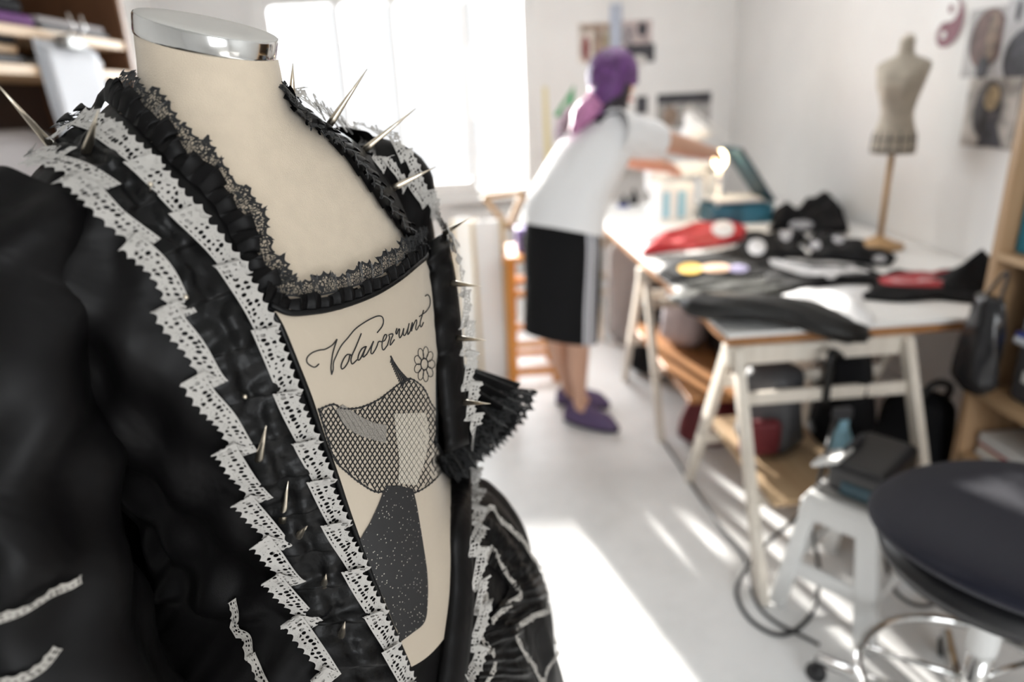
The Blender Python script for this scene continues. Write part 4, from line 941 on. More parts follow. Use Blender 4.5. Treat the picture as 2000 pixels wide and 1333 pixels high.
# ------------------------------------------------------------ bookcase on the left wall
SX0, SX1, SY0, SY1 = XL+.005, -1.55, 2.30, 3.68
t = thing('bookcase', V((SX0+SX1)/2, 3, 0), 'brown wooden bookcase with pale shelf edges, on the left wall', 'bookcase')
for y in (SY0, SY1): MB().box(((SX0+SX1)/2, y, 1.15), (SX1-SX0, .028, 2.3)).build('side_panel', wood('walnut_panel', (.085, .035, .014), (.13, .058, .025), 6, .5, 2), t)
MB().box((SX1+.006, SY1, 1.15), (.012, .03, 2.3)).build('edge_strip', mat('tan_edge', (.36, .22, .14), .5), t)
MB().box((SX0+.006, (SY0+SY1)/2, 1.15), (.012, SY1-SY0, 2.3)).build('back_panel', mat('dark_back', (.03, .016, .01), .7), t)
SHZ = [.3, .75, 1.18, atx(120, 140, SX1)[2], atx(120, 72, SX1)[2], 2.2]
for z in SHZ: MB().box(((SX0+SX1)/2, (SY0+SY1)/2, z), (SX1-SX0, SY1-SY0-.03, .036)).build('shelf', M['pine'], t, bevel=.002)
z1, z2 = SHZ[4]+.018, SHZ[3]+.018
def stack(pts, z, n, h, ms, name, labels, cat, group=None, dx=.3):
    y0, y1 = pts
    for k in range(n):
        c = V(SX1-.02-dx/2, (y0+y1)/2, z+h*(k+.5)); o = MB().rbox(c, (dx-.02*(k % 2), (y1-y0)*(1-.05*(k % 3)), h*.94), h*.4).build(name, ms[k % len(ms)], loc=c-V(0, 0, h/2)); tag(o, labels[k], cat, group)
yy = lambda x, y: atx(x, y, SX1)[1]
stack((2.34, yy(85, 60)), z1, 1, .05, [M['purple']], 'folded_cloth', ['purple folded cloth on the upper shelf of the bookcase'], 'cloth')
stack((2.34, yy(60, 30)), z1+.05, 2, .045, [M['blkcloth'], M['greycloth']], 'folded_cloth', ['black folded cloth lying on the purple one', 'grey folded cloth topmost above the purple cloth'], 'cloth')
stack((yy(92, 60), yy(222, 70)), z1, 2, .028, [M['dkgrey'], M['greycloth']], 'folded_cloth', ['dark folded cloth under the grey one, upper shelf right part', 'grey folded cloth at the right part of the upper shelf'], 'cloth')
stack((2.34, yy(62, 110)), z2, 3, .035, [M['dkgrey'], M['ply'], M['blkcloth']], 'folded_cloth', ['dark grey folded cloth, lowest of the stack on the second shelf', 'tan folded cloth in the middle of the second-shelf stack', 'black folded cloth on top of the second-shelf stack'], 'cloth')
stack((yy(172, 125), yy(215, 135)), z2, 1, .05, [M['paper']], 'paper_pile', ['white paper pile on the second shelf near the side panel'], 'papers')
stack((2.34, 3.0), SHZ[2]+.018, 1, .24, [M['greycloth']], 'fabric_bale', ['grey fabric bale on the shelf under the pine edges'], 'fabric')
c0 = atx(130, 78, SX1+.03); t = thing('hanging_papers', c0-V(0, 0, .42), 'white sheets of paper hanging from a steel clip on the bookcase', 'papers')
for k in range(4):
    G = [[V(SX1+.008+k*.006+.02*v*v+.012*math.sin(4*u+k)*v, c0[1]-.20+.40*u+.012*k, c0[2]-.005-.42*v-.01*k) for u in np.linspace(0, 1, 10)] for v in np.linspace(0, 1, 10)]
    MB().slab(np.array(G), .0012).build('sheet', mat('bluish_paper', (.62, .64, .68), .7), t, smooth=True)
MB().rbox(c0+V(.01, 0, -.01), (.05, .13, .05), .012).build('clip', M['steel'], t)
for s in (-.035, .035): MB().tube([c0+V(.02, s, 0), c0+V(.06, s*1.2, .04), c0+V(.05, s*1.4, .09)], .005, 8).build('clip_lever', M['chrome'], t, smooth=True)

# ------------------------------------------------------------ bookcase on the right
RX0, RX1 = 1.575, XR-.004; RY0, RY1 = .95, 1.895
t = thing('bookcase', V((RX0+RX1)/2, 1.4, 0), 'pale pine bookcase at the right edge, holding folders and bins', 'bookcase')
for y in (RY0, RY1): MB().box(((RX0+RX1)/2, y, .85), (RX1-RX0, .026, 1.7)).build('side_panel', wood('pine_panel', (.40, .25, .13), (.52, .34, .20), 6, .5, 2), t)
MB().box((RX1-.006, (RY0+RY1)/2, .85), (.012, RY1-RY0, 1.7)).build('back_panel', mat('brown_back', (.09, .05, .025), .7), t)
for z in (.10, .285, .515, .955, 1.69): MB().box(((RX0+RX1)/2, (RY0+RY1)/2, z), (RX1-RX0, RY1-RY0-.028, .024)).build('shelf', wood('pine_shelf', (.42, .27, .14), (.52, .35, .2), 6, .5, 1), t, bevel=.002)
FG = 'folders standing on the right bookcase'
for k, (y, w, h, m, lb) in enumerate([(1.855, .036, .37, M['teal'], 'turquoise folder standing at the far end of the upper shelf'), (1.81, .030, .30, M['ply'], 'beige folder standing next to the turquoise one'), (1.77, .034, .33, M['blk'], 'black folder standing next to the beige one')]):
    tf = thing('folder', V(RX0+.18, y, .968), lb, 'folder', FG)
    MB().rbox((RX0+.18, y, .968+h/2), (.27, w, h), .004).build('cover', m, tf); MB().box((RX0+.20, y, .968+h+.004), (.22, w*.7, .012)).build('pages', M['paper'], tf, label='white pages')
for k, (z, h) in enumerate([(.528, .20), (.735, .19)]):
    tb = thing('plastic_bin', V(RX0+.22, 1.62, z), ['clear plastic bin with a blue-clipped lid, lower of two on the bookcase', 'clear plastic bin with a blue lid, stacked upper on the bookcase'][k], 'bin', 'clear bins in the bookcase')
    MB().rbox((RX0+.22, 1.62, z+h/2-.01), (.34, .36, h-.02), .02).build('body', M['dkgrey'] if k == 0 else mat('smoky_plastic', (.30, .33, .37), .25), tb)
    MB().rbox((RX0+.22, 1.62, z+h-.012), (.36, .38, .022), .008).build('lid', M['clear'], tb)
    MB().rbox((RX0+.10, 1.80, z+h-.004), (.10, .03, .03), .006).build('clip', M['blue'], tb); MB().rbox((RX0+.045, 1.68, z+h-.004), (.03, .12, .03), .006).build('clip', M['blue'], tb)
    MB().box((RX0+.047, 1.70, z+h*.45), (.004, .10, .035)).build('tag', M['paper'], tb)
for k in range(5):
    o = MB().rbox((RX0+.19+.004*(k % 3), 1.66, .298+.016*(k+.5)), (.30, .40, .015), .004).build('magazine', [M['paper'], M['cream'], M['redprint'], M['paper'], M['paper']][k], loc=(RX0+.19, 1.66, .298+.016*k)); tag(o, ['white magazine at the bottom of the pile, lower right shelf', 'cream magazine second from the bottom of the pile', 'red magazine in the middle of the pile', 'white magazine second from the top of the pile', 'white magazine on top of the pile, lower right shelf'][k], 'magazine', 'magazines on the low shelf')
t = thing('hanging_bag', V(RX0-.05, 1.90, .52), 'glossy black bag hanging on the front edge of the right bookcase', 'bag')
cbg = (atx(1921, 640, RX0-.06)); G = []
for i in range(24):
    s = i/23; z = .555+.30*s; w = .075*(1-.35*s**3)*min(1, .55+4*s); d = .05*(1-.55*s**2)*min(1, .4+4*s)
    G.append([V(RX0-.058, cbg[1], z)+V(math.cos(a)*d*(1+.1*math.sin(3*a+5*s)), math.sin(a)*w*(1+.08*math.sin(5*a+9*s)), 0) for a in np.linspace(0, 2*PI, 28, endpoint=False)])
mb = MB(); mb.grid(G, wrap=True); mb.add(G[0], [list(range(28))]); mb.add(G[-1], [list(range(28))]); mb.build('bag_body', mat('glossy_black_vinyl', (.014, .014, .016), .22, bump=.3, bscale=20), t, smooth=True)
MB().tube(smooth_line([V(RX0-.05, cbg[1]-.03, .85), V(RX0-.02, cbg[1], .93), V(RX0-.05, cbg[1]+.03, .85)], 14), .005, 6).build('handle', M['blk'], t)

# ------------------------------------------------------------ orange stool and boards under the window
p = atz(1012, 758, 0); sx, sy = .205, 3.38; W_, D_ = .24, .30; Hs = .70
t = thing('wooden_stool', V(sx+W_/2, sy+D_/2, 0), 'tall orange-stained wooden stool behind the woman', 'stool')
for dx in (0, W_):
    for dy in (0, D_): MB().bar((sx+dx, sy+dy, 0), (sx+dx*.86+.015, sy+dy*.9+.015, Hs-.03), .038, .038).build('leg', M['orange'], t, bevel=.003)
MB().rbox((sx+W_/2, sy+D_/2, Hs-.015), (W_+.05, D_+.05, .03), .008).build('seat', M['orange'], t)
for z in (.06, .22, .50):
    for dy in (0, D_): MB().box((sx+W_/2, sy+dy*.95+.008, z), (W_, .02, .035)).build('rung', M['orange'], t)
for z in (.14, .36):
    for dx in (0, W_): MB().box((sx+dx*.93+.008, sy+D_/2, z), (.02, D_, .035)).build('rung', M['orange'], t)
t = thing('purple_box', V(sx+.11, sy+.12, Hs), 'small purple box with a dark front on the orange stool', 'box'); MB().rbox((sx+.12, sy+.12, Hs+.062), (.13, .13, .124), .008).build('body', mat('violet_card', (.19, .13, .36), .6), t); MB().box((sx+.12, sy+.053, Hs+.06), (.085, .004, .075)).build('dark_panel', M['blk'], t)
Pt = [V(*(aty(x, y, sy+.12))) for x, y in ((944, 384), (1022, 374), (993, 462))]; Pt[2][2] = Hs+.125
t = thing('wooden_triangle_frame', V(Pt[2][0], sy+.12, Hs+.124), 'brown wooden triangle frame balanced above the orange stool', 'wooden frame')
for a, b_ in ((0, 1), (1, 2), (2, 0)): MB().bar(Pt[a], Pt[b_], .026, .030, (0, 1, 0)).build('bar', M['tan'], t)
MB().bar(Pt[1], aty(1040, 440, sy+.12), .022, .03, (0, 1, 0)).build('bar', M['tan'], t)
BG = 'white boards with wooden edges under the window'
for k, (xa, xb, ztop, y) in enumerate([(903, 934, .86, 3.62), (940, 985, .87, 3.5)]):
    a = aty(xa, 600, y)[0]-.02; b_ = aty(xb, 600, y)[0]+.01; y2 = y
    tb = thing('leaning_board', V((a+b_)/2, y, 0), ['white board with wooden edge, left one beside the gown', 'white board with wooden edge, right one beside the orange stool'][k], 'board', BG)
    MB().box(((a+b_)/2, y, ztop/2), (b_-a, .018, ztop)).build('panel', M['white'], tb)
    for xx, w in ((a, .018), (b_, .026)): MB().box((xx, y-.004, ztop/2), (w, .034, ztop)).build('edge_strip', mat('pale_oak', (.55, .44, .27), .6), tb)
# radiator under the window
t = thing('radiator', V(.35, YB-.06, .12), 'white ribbed radiator below the window', 'radiator')
for k in range(12): MB().rbox((-.05+k*.075, YB-.07, .40), (.06, .06, .52), .015).build('column', M['white'], t)
for z in (.18, .62): MB().box((.36, YB-.07, z), (.9, .03, .03)).build('pipe', M['white'], t)
for x in (0, .75): MB().box((x+.0, YB-.07, .07), (.03, .05, .14)).build('foot', M['white'], t)

# ------------------------------------------------------------ under the table
def lump(name, c, size, m, label, cat, seed=0, group=None, top=.8, parts=()):
    rg = np.random.default_rng(seed); ph = rg.uniform(0, 6, 6); t = thing(name, V(*c), label, cat, group); G = []
    for i in range(22):
        s = i/21; k = min(1, .5+4*s)**.7*(1-(1-top)*s)*(1 if s < .85 else math.sqrt(max(.02, 1-((s-.85)/.15)**2)*.9+.1))
        G.append([V(*c)+V(size[0]/2*math.cos(a)*k*(abs(math.cos(a))+abs(math.sin(a)))**-.35*1.1*(1+.06*math.sin(4*a+6*s+ph[0])), size[1]/2*math.sin(a)*k*(abs(math.cos(a))+abs(math.sin(a)))**-.35*1.1*(1+.06*math.sin(3*a-7*s+ph[1])), size[2]*s) for a in np.linspace(0, 2*PI, 32, endpoint=False)])
    mb = MB(); mb.grid(G, wrap=True); mb.add(G[0], [list(range(32))]); mb.add(G[-1], [list(range(32))]); mb.build('body', m, t, smooth=True); return t
t = lump('fabric_sack', (1.00, 3.92, .0), (.34, .30, .66), M['greycloth'], 'pale grey sack standing under the table behind the woman', 'sack', 1); MB().tube([(.93, 3.79, .655), (1.0, 3.77, .67), (1.06, 3.8, .65)], .012, 8).build('tie', M['green'], t, label='green tie')
lump('black_sack', (1.02, 3.42, 0), (.34, .34, .42), M['blkcloth'], 'black sack on the floor right behind the woman’s legs', 'sack', 2)
lump('fabric_sack', (1.02, 3.02, .314), (.22, .26, .36), M['lilac'], 'lilac-grey sack on the reddish-brown low board', 'sack', 3)
t = thing('black_box', V(1.2, 2.8, .313), 'black box with a white tag on the reddish-brown low board', 'box'); MB().rbox((1.22, 2.82, .313+.17), (.24, .30, .34), .015).build('body', M['blk'], t); MB().rbox((1.12, 2.655, .60), (.12, .02, .05), .008).build('tag', M['cream'], t)
t = lump('shoulder_bag', (1.02, 2.62, 0), (.30, .22, .22), M['darkred'], 'dark red and navy bag on the floor under the reddish-brown board', 'bag', 5, top=.6); MB().tube(smooth_line([(.92, 2.60, .19), (1.0, 2.58, .26), (1.1, 2.62, .19)], 12), .008, 6).build('handle', M['navy'], t)
t = lump('rucksack', (.98, 2.0, .313), (.22, .24, .30), M['dkgrey'], 'grey and dark red rucksack on the plywood low board', 'rucksack', 6, top=.75); MB().rbox((.90, 1.895, .40), (.13, .05, .12), .02).build('pocket', M['darkred'], t)
t = thing('spray_bottle', V(1.13, 1.82, .313), 'blue spray bottle standing on the plywood low board', 'bottle'); MB().lathe([(.03, 0), (.032, .1), (.014, .15), (.014, .17)], (1.13, 1.82, .313), 18).build('body', M['ltblue'], t, smooth=True); MB().rbox((1.12, 1.82, .313+.19), (.06, .022, .04), .006).build('trigger', M['dkgrey'], t)
lump('black_bundle', (1.22, 1.98, .313), (.20, .28, .34), M['blkcloth'], 'black cloth bundle beside the blue spray bottle', 'bundle', 8, top=.6)
t = thing('reel', V(1.08, 1.76, .313), 'small clear reel in front of the blue spray bottle', 'reel'); MB().lathe([(.022, 0), (.022, .004), (.012, .006), (.012, .03), (.022, .032), (.022, .036)], (1.08, 1.745, .313), 18).build('spool', M['clear'], t, smooth=True)
t = thing('book', V(.99, 2.2, .56), 'cream book standing near the upper stretcher of the near trestle', 'book')
bpz = .313; 
MB().rbox((1.17, 2.16, bpz+.15), (.03, .16, .30), .004).build('cover', M['cream'], t); MB().box((1.17, 2.155, bpz+.15), (.022, .16, .29)).build('pages', M['paper'], t); t.location = (1.17, 2.16, bpz); BASE[t.name] = V(1.17, 2.16, bpz)
for ch in t.children: ch.location = V(.99, 2.2, .56)-V(1.17, 2.16, bpz)
t = lump('tote_bag', (1.555, 2.075, .0), (.30, .25, .43), M['blkcloth'], 'large black tote bag on the floor behind the navy stool', 'bag', 9, top=.75)
MB().tube(smooth_line([(1.48, 2.0, .40), (1.52, 1.98, .50), (1.60, 2.0, .48), (1.63, 2.05, .40)], 16), .012, 8).build('handle', M['blkleather'], t, smooth=True)
t = thing('crate', V(1.43, 1.68, 0), 'orange-brown wooden crate half hidden beside the grey step stool', 'crate')
for z in (.05, .14, .23):
    for (dx, dy, w, d) in ((0, -.10, .26, .014), (0, .10, .26, .014), (-.13, 0, .014, .2), (.13, 0, .014, .2)): MB().box((1.43+dx*.9, 1.68+dy, z), (w*.9, d, .06)).build('slat', M['tan'], t)
MB().box((1.43, 1.68, .012), (.21, .19, .012)).build('bottom', M['tan'], t)

# ------------------------------------------------------------ grey step stool
HS = .40; a0 = V(.885, 1.575, 0); da = nrm(V(.62, -.79, 0)); db = nrm(V(.79, .62, 0))
t = thing('step_stool', a0+da*.12+db*.16, 'light grey plastic step stool with open legs, by the navy stool', 'step stool')
wa, wb = .20, .34; Q = lambda a, b_, z: a0+da*a+db*b_+V(0, 0, z)
MB().add([*[Q(a, b_, HS-.03) for a, b_ in ((.0, .0), (wa, 0), (wa, wb), (0, wb))], *[Q(a, b_, HS) for a, b_ in ((.008, .008), (wa-.008, .008), (wa-.008, wb-.008), (.008, wb-.008))]], [(3, 2, 1, 0), (4, 5, 6, 7), (0, 1, 5, 4), (1, 2, 6, 5), (2, 3, 7, 6), (3, 0, 4, 7)]).build('platform', M['greyplastic'], t, bevel=.006)
MB().add([Q(a, b_, z) for z in (HS+.0005, HS+.004) for a, b_ in ((.025, .025), (wa-.025, .025), (wa-.025, wb-.025), (.025, wb-.025))], [(3, 2, 1, 0), (4, 5, 6, 7), (0, 1, 5, 4), (1, 2, 6, 5), (2, 3, 7, 6), (3, 0, 4, 7)]).build('tread', M['tread'], t)
for (a, b_, oa, ob, w) in ((.025, .025, -.06, -.03, .045), (wa-.03, .025, .05, -.03, .06), (wa-.03, wb-.025, .05, .03, .06), (.025, wb-.025, -.06, .03, .045)):
    MB().bar(Q(a, b_, HS-.01), Q(a+oa, b_+ob, 0), w, .04, tuple(db)).build('leg', M['greyplastic'], t, bevel=.008)
for b_, o in ((.015, -.012), (wb-.015, .012)):
    MB().bar(Q(-.012, b_+o*1.2, .15), Q(wa+.012, b_+o*1.2, .15), .018, .05).build('rail', M['greyplastic'], t, bevel=.004); MB().bar(Q(.01, b_, HS-.055), Q(wa-.01, b_, HS-.055), .022, .055).build('apron', M['greyplastic'], t, bevel=.004)
for a in (.0, wa): MB().bar(Q(a, .01, HS-.055), Q(a, wb-.01, HS-.055), .02, .05).build('apron', M['greyplastic'], t, bevel=.004)
for a in (-.02, wa+.02): MB().bar(Q(a, .0, .15), Q(a, wb, .15), .018, .045).build('rail', M['greyplastic'], t, bevel=.004)
t = thing('tool_case', Q(.10, .15, HS+.004), 'black case with a white label standing on the grey step stool', 'case'); Rq = np.array([da, db, UP]).T
MB().rbox(Q(.115, .17, HS+.052), (.15, .25, .094), .02, Rq).build('body', M['blk'], t); MB().rbox(Q(.06, .16, HS+.11), (.012, .13, .02), .005, Rq).build('handle', M['dkgrey'], t)
Rl2 = Rq @ np.array([[math.cos(.5), 0, -math.sin(.5)], [0, 1, 0], [math.sin(.5), 0, math.cos(.5)]])
MB().rbox(Q(.035, .085, HS+.088), (.08, .10, .012), .004, Rl2).build('label_plate', M['white'], t, label='white label'); MB().rbox(Q(.13, .05, HS+.03), (.10, .02, .04), .006, Rq).build('blue_band', M['tealdark'], t)

# ------------------------------------------------------------ navy stool
pc = V(1.045, 1.075, 0); t = thing('swivel_stool', pc, 'navy upholstered swivel stool with chrome post and foot ring', 'stool')
ZS = .60; G = []
for i in range(26):
    s = i/25; th_ = PI*s; rr = math.sin(th_)**.55; zz = -math.cos(th_)
    G.append([pc+V(.02, -.0, ZS)+rotz(.5) @ V(.275*rr*math.cos(a), .27*rr*math.sin(a), .042*zz+(.035*(rr**2)*(math.cos(a)**2) if zz > -2 else 0)-.01) for a in np.linspace(0, 2*PI, 56, endpoint=False)])
MB().grid(G, wrap=True).build('seat', M['navy'], t, smooth=True)
MB().lathe([(.24, ZS-.075), (.25, ZS-.045), (.2, ZS-.03)], pc+V(.02, 0, 0), 40).build('seat_pan', M['blk'], t, smooth=True)
MB().lathe([(.014, .42), (.014, ZS-.06)], pc, 20).build('piston', M['chrome'], t, smooth=True); MB().lathe([(.027, .30), (.030, .32), (.030, .40), (.022, .425)], pc, 20).build('collar', M['greyplastic'], t, smooth=True)
MB().lathe([(.025, .08), (.025, .31)], pc, 20).build('post', M['chrome'], t, smooth=True)
rgz = .19; MB().tube([pc+V(.225*math.cos(a), .225*math.sin(a), rgz) for a in np.linspace(0, 2*PI, 48, endpoint=False)], .011, 10, closed=True).build('foot_ring', M['chrome'], t, smooth=True)
for k in range(3): a = 2*PI*k/3+.3; MB().tube([pc+V(.02*math.cos(a), .02*math.sin(a), rgz+.03), pc+V(.225*math.cos(a), .225*math.sin(a), rgz)], .007, 8).build('ring_spoke', M['chrome'], t, smooth=True)
for k in range(5):
    a = 2*PI*k/5+math.radians(132); e = pc+V(.32*math.cos(a), .32*math.sin(a), .075); lg = MB().tube([pc+V(0, 0, .10), e], [.024, .014], 10).build('base_leg', M['chrome'], t, smooth=True)
    MB().lathe([(.024, -.012), (.027, 0), (.024, .012)], e-V(0, 0, .048), 18, R=frame((math.cos(a), math.sin(a), 0)) @ np.array([[0, 0, 1], [0, 1, 0], [-1, 0, 0.]])).tube([e, e-V(0, 0, .03)], .008, 8).build('caster', M['blk'], t, smooth=True)
# cables
cb_ = smooth_line([atz(1588, 992, .32), atz(1560, 1010, .24), atz(1500, 1060, .12), atz(1452, 1120, .03), atz(1440, 1165, .008), atz(1470, 1215, .006), atz(1530, 1240, .006), atz(1585, 1200, .006), atz(1600, 1120, .06), atz(1585, 1020, .22), atz(1600, 940, .40), atz(1620, 860, .52), atz(1630, 820, .50)], 120)
o = MB().tube(cb_, .0065, 8).build('power_cable', M['cable'], smooth=True, loc=cb_[60]*[1, 1, 0]); tag(o, 'thick black cable looped on the floor by the grey step stool', 'cable')
cb_ = smooth_line([atz(1718, 1000, .40), atz(1726, 1060, .2), atz(1745, 1150, .06), atz(1800, 1185, .02), atz(1860, 1160, .02), atz(1900, 1130, .02)], 60)
o = MB().tube(cb_, .006, 8).build('power_cable', M['cable'], smooth=True, loc=cb_[-1]*[1, 1, 0]); tag(o, 'black cable running down right of the grey step stool to the floor', 'cable')
cb_ = smooth_line([atz(1300, 868, .006), atz(1350, 945, .006), atz(1400, 1020, .006), atz(1452, 1085, .006), atz(1485, 1190, .006), atz(1600, 1260, .006)], 60)
o = MB().tube(cb_, .005, 8).build('floor_cable', M['dkgrey'], smooth=True, loc=cb_[30]*[1, 1, 0]); tag(o, 'thin grey cable lying along the floor between the trestle legs', 'cable')

# ------------------------------------------------------------ the woman at the table
FB = nrm(V(.8, .6, 0)); RB = V(.6, -.8, 0)
pel = V(.405, 2.80, .86)
person = thing('person', V(.47, 2.88, 0), 'woman in white T-shirt and black side-striped skirt leaning over the table', 'person')
def skin_obj(name, pts, edges, rad, m, parent, root, lvl=2):
    me = bpy.data.meshes.new(name); base = BASE[parent.name]
    me.from_pydata([tuple(p-base) for p in pts], edges, []); me.materials.append(m)
    o = bpy.data.objects.new(name, me); COL.objects.link(o); o.parent = parent; BASE[o.name] = base
    md = o.modifiers.new('skin', 'SKIN'); md.use_smooth_shade = True
    if not me.skin_vertices: 
        bm = bmesh.new(); bm.from_mesh(me); bm.verts.layers.skin.verify(); bm.to_mesh(me); bm.free()
    for i, r in enumerate(rad):
        sv = me.skin_vertices[0].data[i]; sv.radius = (r, r) if np.isscalar(r) else r; sv.use_root = (i == root)
    s2 = o.modifiers.new('sub', 'SUBSURF'); s2.levels = lvl; s2.render_levels = lvl
    return o
pts, ed, rad = [], [], []
def chain(start, seq):
    k = start
    for p, r in seq:
        pts.append(np.array(p, float)); rad.append(r)
        if k is not None: ed.append((k, len(pts)-1))
        k = len(pts)-1
    return k
root = chain(None, [(pel, .115)])
hc = V(.675, 3.01, 1.495)
ch_ = chain(root, [(V(.435, 2.83, 1.0), .105), (V(.53, 2.895, 1.17), .115), (V(.595, 2.935, 1.29), .085)])
nk = chain(ch_, [(V(.63, 2.96, 1.365), .048), (V(.65, 2.975, 1.41), .05), (hc+V(0, 0, -.035), .072), (hc+V(-.005, 0, .035), .085), (hc+V(-.01, 0, .085), .055)])
nose = chain(nk-2, [(hc+FB*.085+V(0, 0, -.02), .018), (hc+FB*.105+V(0, 0, -.035), .010)])
def arm(side, sh, el, wr, fd, thumbdir):
    k = chain(ch_, [(sh, .062), (sh*.5+el*.5, .054), (el, .046), (el*.5+wr*.5, .043), (wr, .029)])
    fd = nrm(fd); sd_ = nrm(np.cross(fd, UP))*side; dn_ = np.cross(sd_, fd)*side; dn_ = dn_ if dn_[2] < 0 else -dn_
    pm = chain(k, [(wr+fd*.045, .030), (wr+fd*.075, .028)])
    for q, (o_, L_) in enumerate(((-.030, .068), (-.010, .078), (.010, .074), (.028, .058))):
        b_ = wr+fd*.085+sd_*o_
        chain(pm, [(b_, .0095), (b_+fd*L_*.5+dn_*.012, .0088), (b_+fd*L_*.8+dn_*.036, .0075)])
    chain(k, [(wr+fd*.03-sd_*.03, .011), (wr+fd*.06-sd_*.05+dn_*.015, .0095), (wr+fd*.085-sd_*.052+dn_*.03, .008)])
arm(1, V(.71, 2.845, 1.30), V(.945, 3.02, 1.235), V(1.15, 3.21, 1.175), V(.66, .72, -.16), -1)
arm(-1, V(.53, 3.06, 1.30), V(.76, 3.26, 1.17), V(1.0, 3.42, 1.10), V(.7, .6, -.2), 1)
def leg(hip, kn, an, heel, toe):
    k = chain(root, [(hip, .095), (hip*.5+kn*.5, .075), (kn, .052), (kn*.62+an*.38+V(0, 0, 0)-FB*.01, .052), (an*.8+kn*.2, .032), (an, .032)])
    chain(k, [(an*.3+toe*.7+V(0, 0, -.02), .03)])
an1, an2 = V(.475, 2.855, .09), V(.455, 3.03, .09)
leg(pel+RB*.085-V(0, 0, .04), V(.465, 2.785, .47), an1, None, V(.58, 2.76, .04)); leg(pel-RB*.085-V(0, 0, .04), V(.375, 2.93, .47), an2, None, V(.60, 2.99, .04))
skin_obj('body', pts, ed, rad, M['skin'], person, root)
def loft(secs, n=40, m=40, wob=0., seed=0, fdir=FB, rdir=RB):
    secs = np.array(secs, float); k = np.linspace(0, len(secs)-1, m); I = np.array([np.interp(k, range(len(secs)), secs[:, c]) for c in range(secs.shape[1])]).T
    for _ in range(2): J = I.copy(); J[1:-1] = .25*I[:-2]+.5*I[1:-1]+.25*I[2:]; I = J
    G = []
    for q, (x, y, z, w, d, tl) in enumerate(I):
        s = q/(m-1); row = []
        for a in np.linspace(0, 2*PI, n, endpoint=False):
            w_ = 1+wob*math.sin(3*a+9*s+seed)+wob*.7*math.sin(7*a-5*s)
            row.append(V(x, y, z)+rdir*w*w_*math.cos(a)+fdir*d*w_*math.sin(a)+V(0, 0, -tl*math.sin(a)))
        G.append(row)
    return G
mb = MB(); mb.grid(loft([(.392, 2.79, .935, .195, .145, .045), (.41, 2.81, 1.0, .19, .14, .04), (.445, 2.835, 1.08, .18, .138, .03), (.525, 2.89, 1.19, .182, .135, .03), (.58, 2.925, 1.275, .18, .115, .03), (.606, 2.942, 1.318, .178, .09, .02), (.618, 2.95, 1.348, .135, .072, .02), (.627, 2.957, 1.372, .085, .062, .02), (.632, 2.96, 1.38, .068, .058, .02)], wob=.018), wrap=True)
mb.build('tshirt', M['tshirt'], person, smooth=True)
def tubeG(q, rr, n=24, wob=.05):
    G = []; N = len(q)
    for i in range(N):
        tt = nrm(q[min(i+1, N-1)]-q[max(0, i-1)]); a_ = nrm(np.cross(tt, UP)); b_ = np.cross(a_, tt)
        G.append([q[i]+rr[i]*(1+wob*math.sin(3*k+.5*i))*(math.cos(2*PI*k/n)*a_+math.sin(2*PI*k/n)*b_) for k in range(n)])
    return G
for sh, el_ in ((V(.688, 2.858, 1.30), V(.945, 3.02, 1.235)), (V(.545, 3.04, 1.30), V(.76, 3.26, 1.17))):
    q = [sh*(1-s)+el_*s-V(0, 0, .006) for s in np.linspace(-.3, .56, 14)]; MB().grid(tubeG(q, np.linspace(.093, .078, 14)), wrap=True).build('shirt_sleeve', M['tshirt'], person, smooth=True)
sk = [(.405, 2.80, .99, .165, .125, .02), (.40, 2.80, .88, .178, .142, .02), (.395, 2.795, .75, .178, .145, .02), (.39, 2.79, .6, .172, .148, .03), (.385, 2.785, .47, .172, .15, .035)]
MB().grid(loft(sk, wob=.012), wrap=True).build('skirt', M['skirt'], person, smooth=True)
GS = np.array(loft(sk, n=240, wob=.012))
for a0, a1 in ((-16, -10), (-7, -1), (2, 8)):
    k0, k1 = int(a0/360*240), int(a1/360*240)
    P = np.array([[GS[i, k % 240]*1.0 + (RB*math.cos(2*PI*k/240)+FB*math.sin(2*PI*k/240))*.003 for k in range(k0, k1+1)] for i in range(GS.shape[0])])
    MB().grid(P).build('side_stripe', M['stripe'], person, smooth=True, fixn=False, label='pale grey side stripe')
def clog(heel, toe, name):
    d = nrm((toe-heel)*[1, 1, 0]); r_ = V(d[1], -d[0], 0); L_ = np.linalg.norm((toe-heel)[:2]); G = []; Gs = []
    for i in range(16):
        s = i/15; w = .046*(math.sin(PI*min(max(s*.92+.06, 0), 1))**.45)*(.85+.25*s); h = (.085 if s < .35 else .085-.03*(s-.35)/.65)*min(1, .6+3*s, .35+4*(1-s))
        c = heel*[1, 1, 0]+d*L_*s
        G.append([c+r_*w*math.cos(a)+V(0, 0, .02+max(0, h*math.sin(a)) if True else 0) for a in np.linspace(0, PI, 18)])
        Gs.append([c+r_*w*1.08*math.cos(a)+V(0, 0, .013+.012*math.sin(a)) for a in np.linspace(0, 2*PI, 14, endpoint=False)])
    o = MB().grid(G).build('clog', M['clog'], person, smooth=True, fixn=False); BASE[o.name] = BASE[person.name]
    MB().grid(Gs, wrap=True).build('clog_sole', M['sole'], o, smooth=True)
clog(V(.415, 2.90, 0), V(.63, 2.735, 0), 'clog'); clog(V(.40, 3.09, 0), V(.645, 2.99, 0), 'clog')
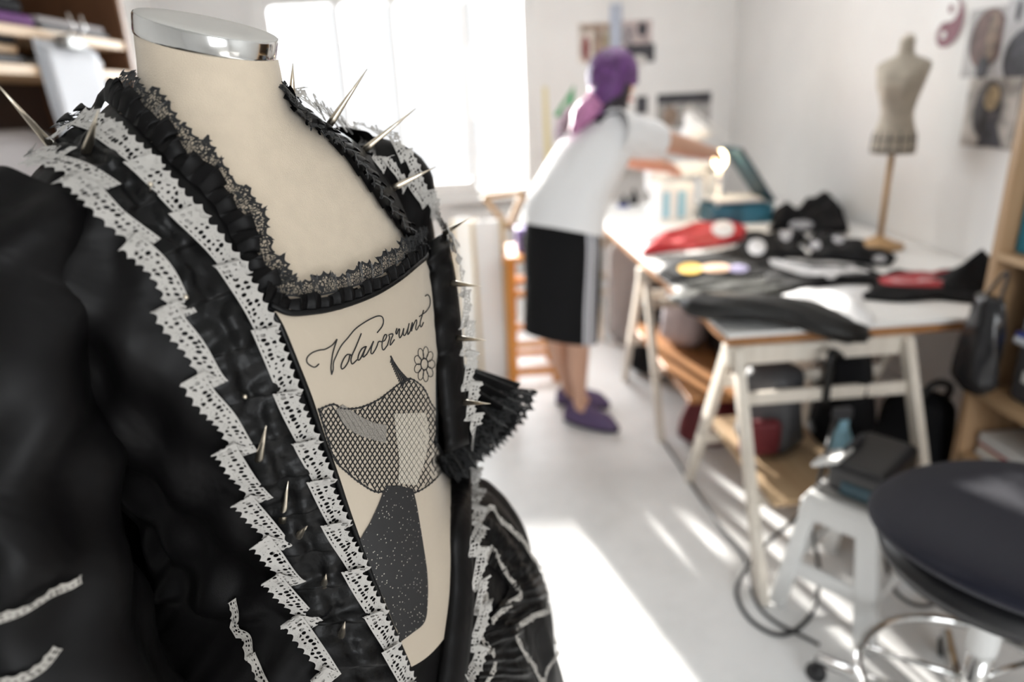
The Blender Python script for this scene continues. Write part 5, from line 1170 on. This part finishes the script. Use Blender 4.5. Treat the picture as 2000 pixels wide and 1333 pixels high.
# hair: purple crown and back, black underlayer, pink ends, sunlight put into their colour
G = []
for i in range(20):
    s = i/19; th_ = PI*(.02+.60*s)
    G.append([hc+V(-.015, -.01, .03)+(.112*math.sin(th_)*math.cos(a)*RB*.92+(.122*math.sin(th_)*math.sin(a))*FB*(1 if math.sin(a) < .2 else .80)+V(0, 0, .112*math.cos(th_)))*(1+.02*math.sin(9*a+5*s)) for a in np.linspace(0, 2*PI, 40, endpoint=False)])
hair = mat('purple_hair', (.14, .045, .19), .5, bump=.6, bscale=70, var=.3, vscale=30); hairpink_sunlit = mat('sunlit_pink_hair', (.55, .22, .42), .5, bump=.6, bscale=70, var=.2, vscale=30); hairblk = mat('black_hair', (.018, .012, .018), .5, bump=.6, bscale=70)
MB().grid(G, wrap=True).build('hair', hair, person, smooth=True, label='purple crown of the hair')
q = smooth_line([hc+V(-.045, -.05, .04), hc+V(-.075, -.06, -.06), aty(1142, 222, 2.90), aty(1118, 258, 2.84)], 24); MB().grid(tubeG(q, np.interp(np.linspace(0, 1, 24), [0, .3, .7, 1], [.052, .066, .045, .012]), wob=.08), wrap=True).build('hair_ends', hairpink_sunlit, person, smooth=True, label='pink ends of the hair, tinted as sunlit')
q = smooth_line([hc+V(-.01, -.07, .0), hc+V(-.03, -.085, -.06), hc+V(-.075, -.10, -.13), aty(1165, 240, 2.86)], 20); MB().grid(tubeG(q, np.interp(np.linspace(0, 1, 20), [0, .4, .8, 1], [.05, .062, .04, .01]), wob=.08), wrap=True).build('hair_underlayer', hairblk, person, smooth=True, label='black underlayer of the hair')
q = smooth_line([hc+V(-.02, -.075, .05), hc+V(-.055, -.085, -.03), hc+V(-.075, -.085, -.10), aty(1158, 225, 2.88)], 20); MB().grid(tubeG(q, np.interp(np.linspace(0, 1, 20), [0, .4, .8, 1], [.06, .066, .045, .01]), wob=.08), wrap=True).build('hair_lock', hair, person, smooth=True)
for s in (-1, 1): MB().sphere(hc+FB*.088+RB*s*.032+V(0, 0, .005), .011, 10, 8).build('eye', M['dkgrey'], person, smooth=True)
MB().sphere(hc+FB*.088+V(0, 0, -.068), .012, 10, 8, sc=(1.6, 1.6, .5)).build('mouth', mat('lips', (.4, .12, .1), .5), person, smooth=True)

# ceiling fitting added above the frame to brighten walls and worktable
cl = thing('added_ceiling_light', V(.9, 3.6, ZC-.06), 'added long white ceiling light above the worktable, out of view', 'ceiling light')
MB().rbox((.9, 3.6, ZC-.03), (.9, .16, .05), .01).build('housing', M['white'], cl); MB().box((.9, 3.6, ZC-.058), (.86, .12, .006)).build('diffuser', mat('added_fill_diffuser', (.9, .9, .9), .5, emit=(1, .97, .93), estr=6), cl)
ar = light('added_ceiling_fill', 'AREA', (.9, 3.6, ZC-.07), 6, (1, .99, .975), shape='RECTANGLE', size=.86, size_y=.12)
